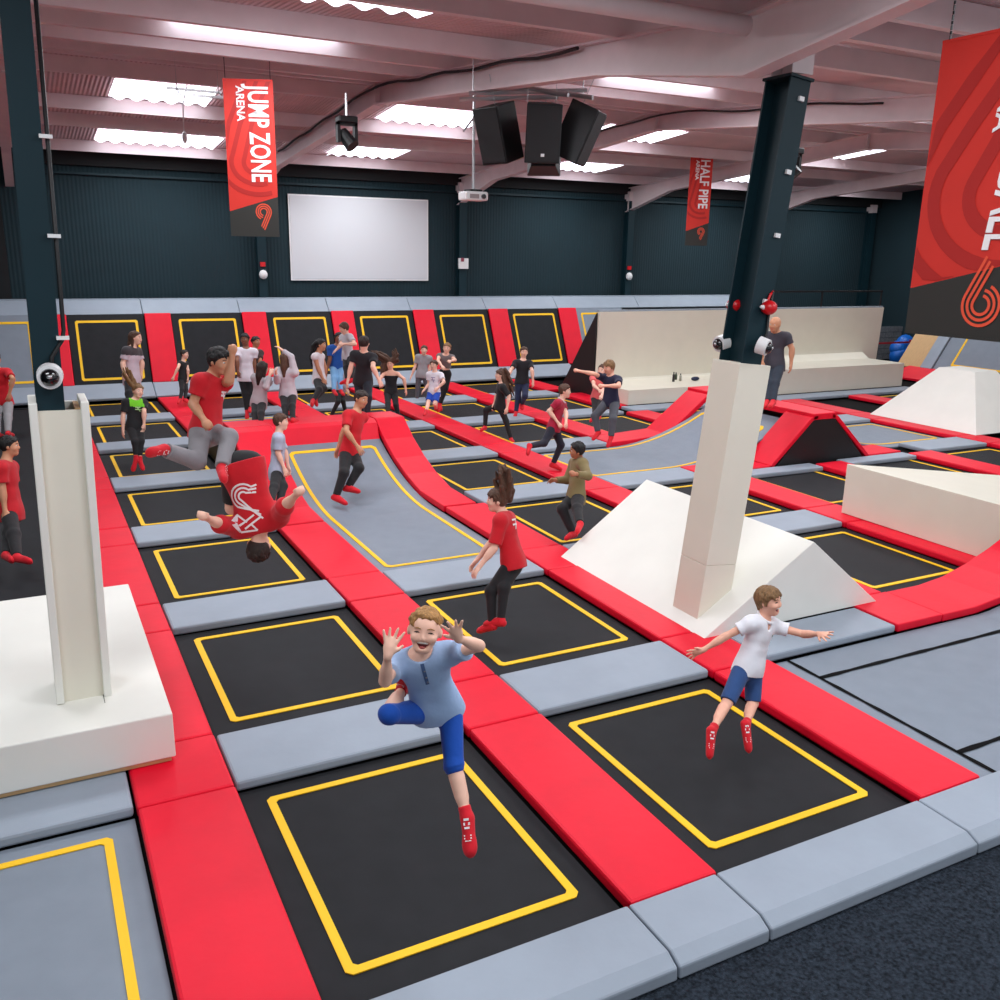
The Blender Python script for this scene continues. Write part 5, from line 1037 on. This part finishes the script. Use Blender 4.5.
 'girl_blackhair': dict(H=1.55, base=(7.496,12.838,0.050), low=-0.040, D=19.1, f=(-0.953, 0.295, 0.061), hf=(-0.954, 0.299, 0.0), J={'pelvis':(0.000,0.000,0.658), 'neck':(0.018,-0.037,1.122), 'l_shoulder':(-0.032,-0.187,1.057), 'r_shoulder':(0.065,0.123,1.078), 'l_hip':(-0.025,-0.074,0.622), 'r_hip':(0.023,0.079,0.633), 'head':(-0.011,0.002,1.283), 'l_elbow':(0.065,-0.269,0.882), 'l_wrist':(0.015,-0.288,0.640), 'r_elbow':(-0.011,0.123,0.851), 'r_wrist':(-0.078,0.123,0.665), 'l_knee':(0.057,-0.174,0.346), 'l_ankle':(0.121,-0.291,-0.018), 'r_knee':(-0.231,0.187,0.538), 'r_ankle':(-0.275,0.136,0.189), 'l_toe':(0.075,-0.469,-0.044), 'r_toe':(-0.421,0.026,0.155), 'l_tip':(-0.014,-0.299,0.503), 'r_tip':(-0.125,0.123,0.534)}),
 'boy_blacktee': dict(H=1.65, base=(9.092,14.827,0.020), low=0.024, D=21.5, f=(-0.293, -0.95, 0.106), hf=(-0.299, -0.954, 0.0), J={'pelvis':(0.000,0.000,0.833), 'neck':(0.037,0.045,1.339), 'l_shoulder':(0.198,-0.012,1.274), 'r_shoulder':(-0.132,0.092,1.290), 'l_hip':(0.079,-0.029,0.796), 'r_hip':(-0.084,0.023,0.804), 'head':(0.063,0.053,1.522), 'l_elbow':(0.134,-0.227,1.112), 'l_wrist':(0.144,-0.268,0.884), 'r_elbow':(-0.319,-0.038,1.131), 'r_wrist':(-0.459,-0.163,0.991), 'l_knee':(-0.069,-0.287,0.548), 'l_ankle':(0.009,-0.010,0.314), 'r_knee':(-0.108,-0.020,0.488), 'r_ankle':(-0.170,-0.053,0.142), 'l_toe':(-0.073,-0.166,0.225), 'r_toe':(-0.272,-0.198,0.054), 'l_tip':(0.151,-0.295,0.738), 'r_tip':(-0.548,-0.242,0.902)}),
 'boy_maroon': dict(H=1.55, base=(6.918,9.642,0.090), low=0.084, D=16.1, f=(0.641, -0.75, -0.163), hf=(0.738, -0.675, 0.0), J={'pelvis':(0.000,0.000,0.754), 'neck':(0.128,0.008,1.222), 'l_shoulder':(0.231,0.115,1.136), 'r_shoulder':(-0.003,-0.101,1.204), 'l_hip':(0.050,0.053,0.707), 'r_hip':(-0.066,-0.054,0.741), 'head':(0.195,-0.006,1.378), 'l_elbow':(0.172,-0.104,1.008), 'l_wrist':(0.082,-0.261,0.882), 'r_elbow':(-0.141,-0.049,1.054), 'r_wrist':(-0.018,-0.165,0.857), 'l_knee':(0.122,-0.057,0.434), 'l_ankle':(-0.028,-0.055,0.103), 'r_knee':(-0.318,-0.217,0.534), 'r_ankle':(-0.651,-0.320,0.528), 'l_toe':(0.043,-0.216,0.041), 'r_toe':(-0.750,-0.436,0.421), 'l_tip':(0.026,-0.360,0.802), 'r_tip':(0.048,-0.228,0.751)}),
 'boy_navy': dict(H=1.45, base=(7.370,8.584,0.727), low=0.727, D=15.2, f=(-0.95, -0.301, -0.077), hf=(-0.965, -0.043, -0.259), J={'pelvis':(0.000,0.000,0.709), 'neck':(-0.032,-0.009,1.143), 'l_shoulder':(0.018,-0.154,1.092), 'r_shoulder':(-0.074,0.137,1.092), 'l_hip':(0.025,-0.071,0.680), 'r_hip':(-0.021,0.073,0.680), 'head':(-0.086,-0.019,1.277), 'l_elbow':(-0.099,-0.351,1.011), 'l_wrist':(-0.299,-0.219,1.003), 'r_elbow':(-0.303,0.086,1.159), 'r_wrist':(-0.503,0.217,1.199), 'l_knee':(-0.134,-0.280,0.462), 'l_ankle':(-0.180,-0.316,0.173), 'r_knee':(-0.286,0.025,0.471), 'r_ankle':(-0.262,-0.050,0.214), 'l_toe':(-0.275,-0.383,0.043), 'r_toe':(-0.393,-0.110,0.118), 'l_tip':(-0.408,-0.147,0.998), 'r_tip':(-0.610,0.288,1.221)}),
 'girl_coral': dict(H=1.45, base=(9.005,11.454,0.573), low=0.573, D=18.5, f=(-0.841, -0.497, -0.216), hf=(-0.843, -0.538, 0.0), J={'pelvis':(0.000,0.000,0.422), 'neck':(-0.045,-0.107,0.841), 'l_shoulder':(0.041,-0.221,0.769), 'r_shoulder':(-0.121,0.032,0.816), 'l_hip':(0.043,-0.056,0.382), 'r_hip':(-0.037,0.070,0.406), 'head':(-0.020,-0.129,0.982), 'l_elbow':(-0.115,-0.373,0.661), 'l_wrist':(-0.236,-0.495,0.546), 'r_elbow':(-0.204,-0.147,0.675), 'r_wrist':(-0.213,-0.347,0.623), 'l_knee':(-0.145,-0.310,0.255), 'l_ankle':(-0.320,-0.553,0.126), 'r_knee':(-0.184,-0.188,0.238), 'r_ankle':(-0.363,-0.438,0.129), 'l_toe':(-0.442,-0.625,0.043), 'r_toe':(-0.485,-0.510,0.047), 'l_tip':(-0.312,-0.572,0.474), 'r_tip':(-0.219,-0.473,0.590)}),
 'boy_olive': dict(H=1.60, base=(5.278,6.240,0.000), low=0.115, D=12.5, f=(-0.966, 0.234, 0.107), hf=(-0.924, 0.381, 0.0), J={'pelvis':(0.000,0.000,0.602), 'neck':(0.076,0.084,1.108), 'l_shoulder':(0.033,-0.086,1.085), 'r_shoulder':(0.103,0.236,1.021), 'l_hip':(-0.022,-0.085,0.586), 'r_hip':(0.013,0.075,0.555), 'head':(0.008,0.034,1.234), 'l_elbow':(-0.025,-0.315,0.955), 'l_wrist':(-0.240,-0.358,1.012), 'r_elbow':(-0.009,0.234,0.774), 'r_wrist':(-0.229,0.187,0.806), 'l_knee':(-0.228,-0.397,0.546), 'l_ankle':(-0.372,-0.711,0.444), 'r_knee':(-0.295,-0.130,0.485), 'r_ankle':(-0.209,-0.293,0.184), 'l_toe':(-0.498,-0.845,0.391), 'r_toe':(-0.375,-0.388,0.163), 'l_tip':(-0.377,-0.386,1.049), 'r_tip':(-0.369,0.158,0.826)}),
 'man_bald': dict(H=1.92, base=(11.148,8.859,1.141), low=1.141, D=17.0, f=(-0.843, -0.535, 0.065), hf=(-0.939, -0.297, -0.174), J={'pelvis':(0.000,0.000,0.730), 'neck':(0.017,0.045,1.312), 'l_shoulder':(0.123,-0.130,1.255), 'r_shoulder':(-0.093,0.209,1.235), 'l_hip':(0.053,-0.087,0.697), 'r_hip':(-0.055,0.081,0.687), 'head':(-0.073,-0.005,1.463), 'l_elbow':(0.188,-0.225,1.023), 'l_wrist':(0.174,-0.251,0.752), 'r_elbow':(-0.282,0.050,1.028), 'r_wrist':(-0.284,0.017,0.794), 'l_knee':(-0.220,-0.303,0.409), 'l_ankle':(-0.450,-0.534,0.126), 'r_knee':(-0.263,-0.195,0.397), 'r_ankle':(-0.491,-0.427,0.112), 'l_toe':(-0.612,-0.637,0.071), 'r_toe':(-0.652,-0.529,0.058), 'l_tip':(0.165,-0.268,0.580), 'r_tip':(-0.285,-0.007,0.623)}),
}
BLKC = (24, 24, 27); REDC = (206, 14, 32); GREYC = (150, 148, 152); LTG = (186, 186, 194)
def zp(pts, w):      # strokes: centre line in local units -> pairs of points
    out = []
    for i, p in enumerate(pts):
        a = V(*pts[max(i-1, 0)]); b = V(*pts[min(i+1, len(pts)-1)]); d = unit((b-a)*V(1, .32)); nn = V(-d[1], d[0])*w
        for s_ in (1, -1): out.append((p[0]+nn[0]*s_, p[1]+nn[1]*s_/.32))
    return out
def dens(pts, m=4):
    o = []
    for a, b in zip(pts[:-1], pts[1:]): o += [(a[0]+(b[0]-a[0])*t/m, a[1]+(b[1]-a[1])*t/m) for t in range(m)]
    return o+[pts[-1]]
def flip_logo():
    C_ = lambda X, Y: (((X-490)*270-(Y-560)*80)/281/850, ((X-490)*80+(Y-560)*270)/281/281)
    S_ = []
    for k in (-17, 0, 17):
        r = 36+k
        arc = [(512+r*math.cos(a), 672+r*math.sin(a)) for a in np.linspace(-.9, -math.pi-1.1+.0, 12)]
        q = [(572-k*.3, 640+k*.0-r*.0)] if False else []
        line = [(arc[-1][0]+(588-k*.5-arc[-1][0])*t, arc[-1][1]+(752-k*.95-arc[-1][1])*t) for t in (.33, .66, 1)]
        S_.append(zp([C_(*p) for p in [(565, 672-r*.95)]+arc+line], .0048))
    for a, b in (((586, 762), (520, 815)), ((560, 752), (500, 800)), ((482, 752), (502, 830)), ((502, 830), (572, 820)), ((482, 752), (530, 785)), ((572, 820), (545, 790))): S_.append(zp([C_(*p) for p in dens([a, b], 4)], .0048))
    return S_
def marks(cx, cy_, w, hgt):
    return [zp(dens([(cx-w, cy_+hgt), (cx+w, cy_+hgt)], 3), .006), zp(dens([(cx-w, cy_), (cx+w, cy_)], 3), .006), zp(dens([(cx+w*.5, cy_-hgt), (cx-w*.5, cy_+hgt)], 3), .006)]
Pn = lambda k, label, *a, **kw: person(k, FIG[k], label, *a, **kw)
Pn('boy_blue', 'laughing blond boy leaping in light blue T-shirt and bright blue shorts, hands up', 'fair', 'blond', 'buzz', dict(rgb=(158, 184, 220), hem=.045, hip=.078, sleeve=.55, placket=True, e=.013*1.28), dict(rgb=(0, 74, 172), len=1.04, e=.006*1.28), mouth='open', hand=dict(l='spread', r='spread'))
Pn('boy_polo', 'blond boy in white polo shirt and navy shorts jumping with arms out', 'rosy', 'light', 'fringe', dict(rgb=(236, 236, 242), hem=.045, hip=.084, sleeve=.5, vneck=True, collar=(240, 240, 244), e=.012*1.3), dict(rgb=(38, 72, 124), len=.95), mouth='open', hand=dict(l='spread', r='spread'), prints=[('chest_badge', 1, [zp([(.043, .70), (.048, .70), (.053, .70)], .006)], cloth((60, 130, 70)))])
Pn('girl_red', 'girl in red T-shirt and black leggings landing with her ponytail flying up', 'fair', 'brown', 'short', dict(rgb=REDC, hem=.06, sleeve=.85, e=.012*1.55), dict(rgb=BLKC, e=.003, flare=1), chains=[[(.08, .03, 0, .09), (.08, .14, 0, .085), (.06, .27, 0, .06), (.02, .33, 0, .02)]], prints=[('logo', -1, marks(.0, .72, .05, .1), PRINT)])
Pn('boy_flip', 'boy upside down in mid somersault, red hooded top with white arrow logo', 'fair', 'dark', 'short', dict(rgb=REDC, hem=.04, sleeve=1.15, e=.016*1.85), dict(rgb=BLKC, len=.8), foot='sock', hand=dict(l='fist', r='fist'), prints=[('logo', -1, flip_logo(), PRINT)])
Pn('teen_leap', 'teenager in red T-shirt and grey joggers caught in a running leap', 'tan', 'black', 'short', dict(rgb=REDC, hem=.05, sleeve=.6, e=.011*1.7), dict(rgb=(140, 138, 142), e=.012*1.7, flare=1.4), hand=dict(l='fist', r='fist'), prints=[('logo', 1, marks(.03, .66, .03, .06), PRINT)])
Pn('boy_greytee', 'boy in pale grey T-shirt and black trousers standing beside the curved ramp', 'fair', 'brown', 'short', dict(rgb=(178, 186, 206), hem=.09, sleeve=.8, e=.02), dict(rgb=BLKC, e=.012))
Pn('man_redtee', 'teenager in red T-shirt and black track pants standing on the curved grey ramp', 'tan', 'dark', 'short', dict(rgb=REDC, hem=.05, sleeve=.7, e=.016), dict(rgb=BLKC, e=.014))
Pn('boy_left', 'boy in red T-shirt and black trousers standing at the left edge near the tower', 'tan', 'black', 'short', dict(rgb=(190, 14, 30), hem=.07, sleeve=.75, e=.02), dict(rgb=BLKC, e=.014))
Pn('teen_farleft', 'person in red T-shirt and grey joggers, half cut off at far left edge', 'tan', 'black', 'short', dict(rgb=REDC, hem=.05, sleeve=.65, e=.018), dict(rgb=(150, 148, 150), e=.014))
Pn('girl_green', 'girl in black top with lime green neck splash, ponytail flying up', 'fair', 'light', 'short', dict(rgb=BLKC, rgb2=(120, 214, 40), level=.72, width=.075, hem=.05, sleeve=.7), dict(rgb=BLKC, e=.004, len=1.75, flare=1), chains=[[(-.05, .08, 0, .06), (-.1, .16, 0, .06), (-.17, .3, 0, .05), (-.19, .4, 0, .02)]], prints=[('logo', 1, marks(.02, .62, .04, .08), cloth((180, 220, 150)))])
Pn('girl_pink', 'long-haired girl in pale pink top with charcoal shoulders jumping near the wall', 'fair', 'brown', 'long', dict(rgb=(206, 190, 200), rgb2=(70, 64, 68), level=.74, hem=.07, sleeve=.7, e=.018), dict(rgb=BLKC, e=.004))
Pn('girl_strap', 'small girl in black strap top and leggings standing on the red pad by the wall', 'fair', 'dark', 'short', dict(rgb=BLKC, hem=.04, sleeve=0, neck=.06), dict(rgb=BLKC, e=.004))
Pn('boy_white', 'teenager in white T-shirt and black jeans bouncing on one leg', 'brown', 'black', 'short', dict(rgb=(232, 226, 234), hem=.07, sleeve=.6, e=.018), dict(rgb=BLKC, e=.006))
Pn('boy_brown', 'dark-haired boy in dark brown top half hidden behind the white T-shirt', 'olive', 'black', 'short', dict(rgb=(58, 44, 42), hem=.05, sleeve=.7), dict(rgb=BLKC, e=.008))
Pn('girl_grey', 'girl in grey sweater with dark loose hair holding her hands to her face', 'fair', 'dark', 'long', dict(rgb=(184, 176, 180), hem=.08, sleeve=1.9, e=.018), dict(rgb=BLKC, e=.004))
Pn('girl_armup', 'girl seen from behind in grey sweater, long brown hair, one arm raised', 'fair', 'brown', 'long', dict(rgb=(196, 190, 196), hem=.05, sleeve=1.9, e=.016), dict(rgb=BLKC, e=.004))
Pn('girl_white', 'girl in sleeveless white top and black leggings with a long dark ponytail', 'tan', 'black', 'short', dict(rgb=(236, 230, 234), hem=.06, sleeve=0, e=.014), dict(rgb=BLKC, e=.004), chains=[[(-.07, .05, 0, .07), (-.14, -.05, 0, .07), (-.17, -.25, 0, .06), (-.17, -.4, 0, .03)]])
Pn('boy_grey_high', 'boy in pale grey T-shirt with arms folded, highest in the middle crowd', 'fair', 'brown', 'short', dict(rgb=(196, 194, 200), hem=.06, sleeve=.6, e=.015), dict(rgb=BLKC, e=.008))
Pn('boy_bluetee', 'dark-haired boy in blue T-shirt partly hidden behind the grey T-shirt boy', 'brown', 'black', 'short', dict(rgb=(24, 84, 168), hem=.06, sleeve=.7, e=.014), dict(rgb=(120, 170, 214), e=.01))
Pn('girl_greysweat', 'dark-haired girl in grey sweatshirt striding in front of the man in black', 'fair', 'black', 'long', dict(rgb=(176, 168, 176), hem=.06, sleeve=1.85, e=.018), dict(rgb=BLKC, e=.005))
Pn('man_black', 'man seen from behind in black T-shirt and navy trousers amid the crowd', 'fair', 'dark', 'short', dict(rgb=(28, 28, 34), hem=.06, sleeve=.6, e=.016), dict(rgb=(24, 28, 40), e=.012))
Pn('girl_dress', 'girl in strapless black jumpsuit with brown hair flung out to the side', 'rosy', 'brown', 'short', dict(rgb=BLKC, hem=.05, sleeve=0, strap=True), dict(rgb=BLKC, e=.01), chains=[[(-.04, .08, 0, .1), (-.14, .14, 0, .1), (-.26, .22, 0, .06), (-.4, .26, 0, .03)], [(.06, .08, 0, .1), (.14, .14, 0, .08), (.1, .28, 0, .04)], [(-.1, .0, 0, .08), (-.14, -.15, 0, .07), (-.17, -.28, 0, .03)]])
Pn('boy_greyboth', 'boy in grey T-shirt and dark grey trousers standing near the back wall', 'fair', 'brown', 'short', dict(rgb=(150, 148, 152), hem=.07, sleeve=.65, e=.016), dict(rgb=(84, 84, 90), e=.012))
Pn('boy_blueshorts', 'boy in printed white T-shirt and bright blue shorts running on the red pad', 'fair', 'brown', 'short', dict(rgb=(232, 226, 234), hem=.07, sleeve=.6, e=.016), dict(rgb=(10, 70, 180), len=.8, e=.014), prints=[('logo', 1, marks(0, .6, .035, .12), cloth((150, 140, 170)))])
Pn('girl_crop', 'blonde girl in grey crop top and black leggings beside the blue shorts boy', 'fair', 'light', 'short', dict(rgb=(120, 112, 112), hem=-.09, sleeve=0, neck=.06), dict(rgb=BLKC, e=.004))
Pn('girl_blackhair', 'girl in black T-shirt and leggings striding with long loose brown hair', 'fair', 'brown', 'short', dict(rgb=(22, 22, 25), hem=.06, sleeve=.9, e=.014), dict(rgb=(22, 22, 25), e=.004), chains=[[(.05, .08, 0, .09), (.09, -.05, 0, .09), (.15, -.28, 0, .08), (.24, -.48, 0, .03)]])
Pn('boy_blacktee', 'boy in black T-shirt and navy trousers with blue waistband, mid jump', 'fair', 'brown', 'short', dict(rgb=(26, 26, 32), hem=.03, sleeve=.65, e=.014), dict(rgb=(32, 40, 72), e=.012))
Pn('boy_maroon', 'boy in maroon polo shirt and navy trousers running along the red lane', 'fair', 'brown', 'short', dict(rgb=(168, 18, 54), hem=.05, sleeve=.6, e=.014, collar=(206, 190, 196)), dict(rgb=(26, 28, 44), e=.01), hand=dict(r='fist'))
Pn('boy_navy', 'fair-haired boy in navy T-shirt and grey joggers jumping with one arm punched out', 'rosy', 'light', 'fringe', dict(rgb=(28, 30, 60), hem=.06, sleeve=.6, e=.014), dict(rgb=(78, 80, 88), e=.014, flare=1.3), hand=dict(r='fist', l='fist'))
Pn('girl_coral', 'girl in coral top and black leggings hidden behind the jumping navy boy', 'fair', 'brown', 'long', dict(rgb=(240, 110, 110), hem=.04, sleeve=.4), dict(rgb=BLKC, e=.005))
Pn('boy_olive', 'boy in olive long-sleeved top and black trousers running on the black trampoline', 'olive', 'black', 'short', dict(rgb=(128, 112, 72), hem=.07, sleeve=1.9, e=.016), dict(rgb=BLKC, e=.014, flare=1.4), hand=dict(l='fist'))
Pn('man_bald', 'bald man in charcoal T-shirt standing just right of the right pillar', 'tan', None, None, dict(rgb=(58, 56, 66), hem=.07, sleeve=.6, e=.016), dict(rgb=(34, 44, 58), e=.012))
# ------------------------------------------------------------------ light
w = bpy.data.worlds.new('world'); SC.world = w; w.use_nodes = True
bg = w.node_tree.nodes['Background']; bg.inputs[0].default_value = (.86, .92, 1, 1); bg.inputs[1].default_value = .72
SC.view_settings.view_transform = 'Standard'; SC.view_settings.look = 'None'; SC.view_settings.gamma = 1; SC.view_settings.exposure = -.3
SC.cycles.use_denoising = True; SC.cycles.max_bounces = 6; SC.cycles.diffuse_bounces = 4; SC.cycles.sample_clamp_indirect = 6
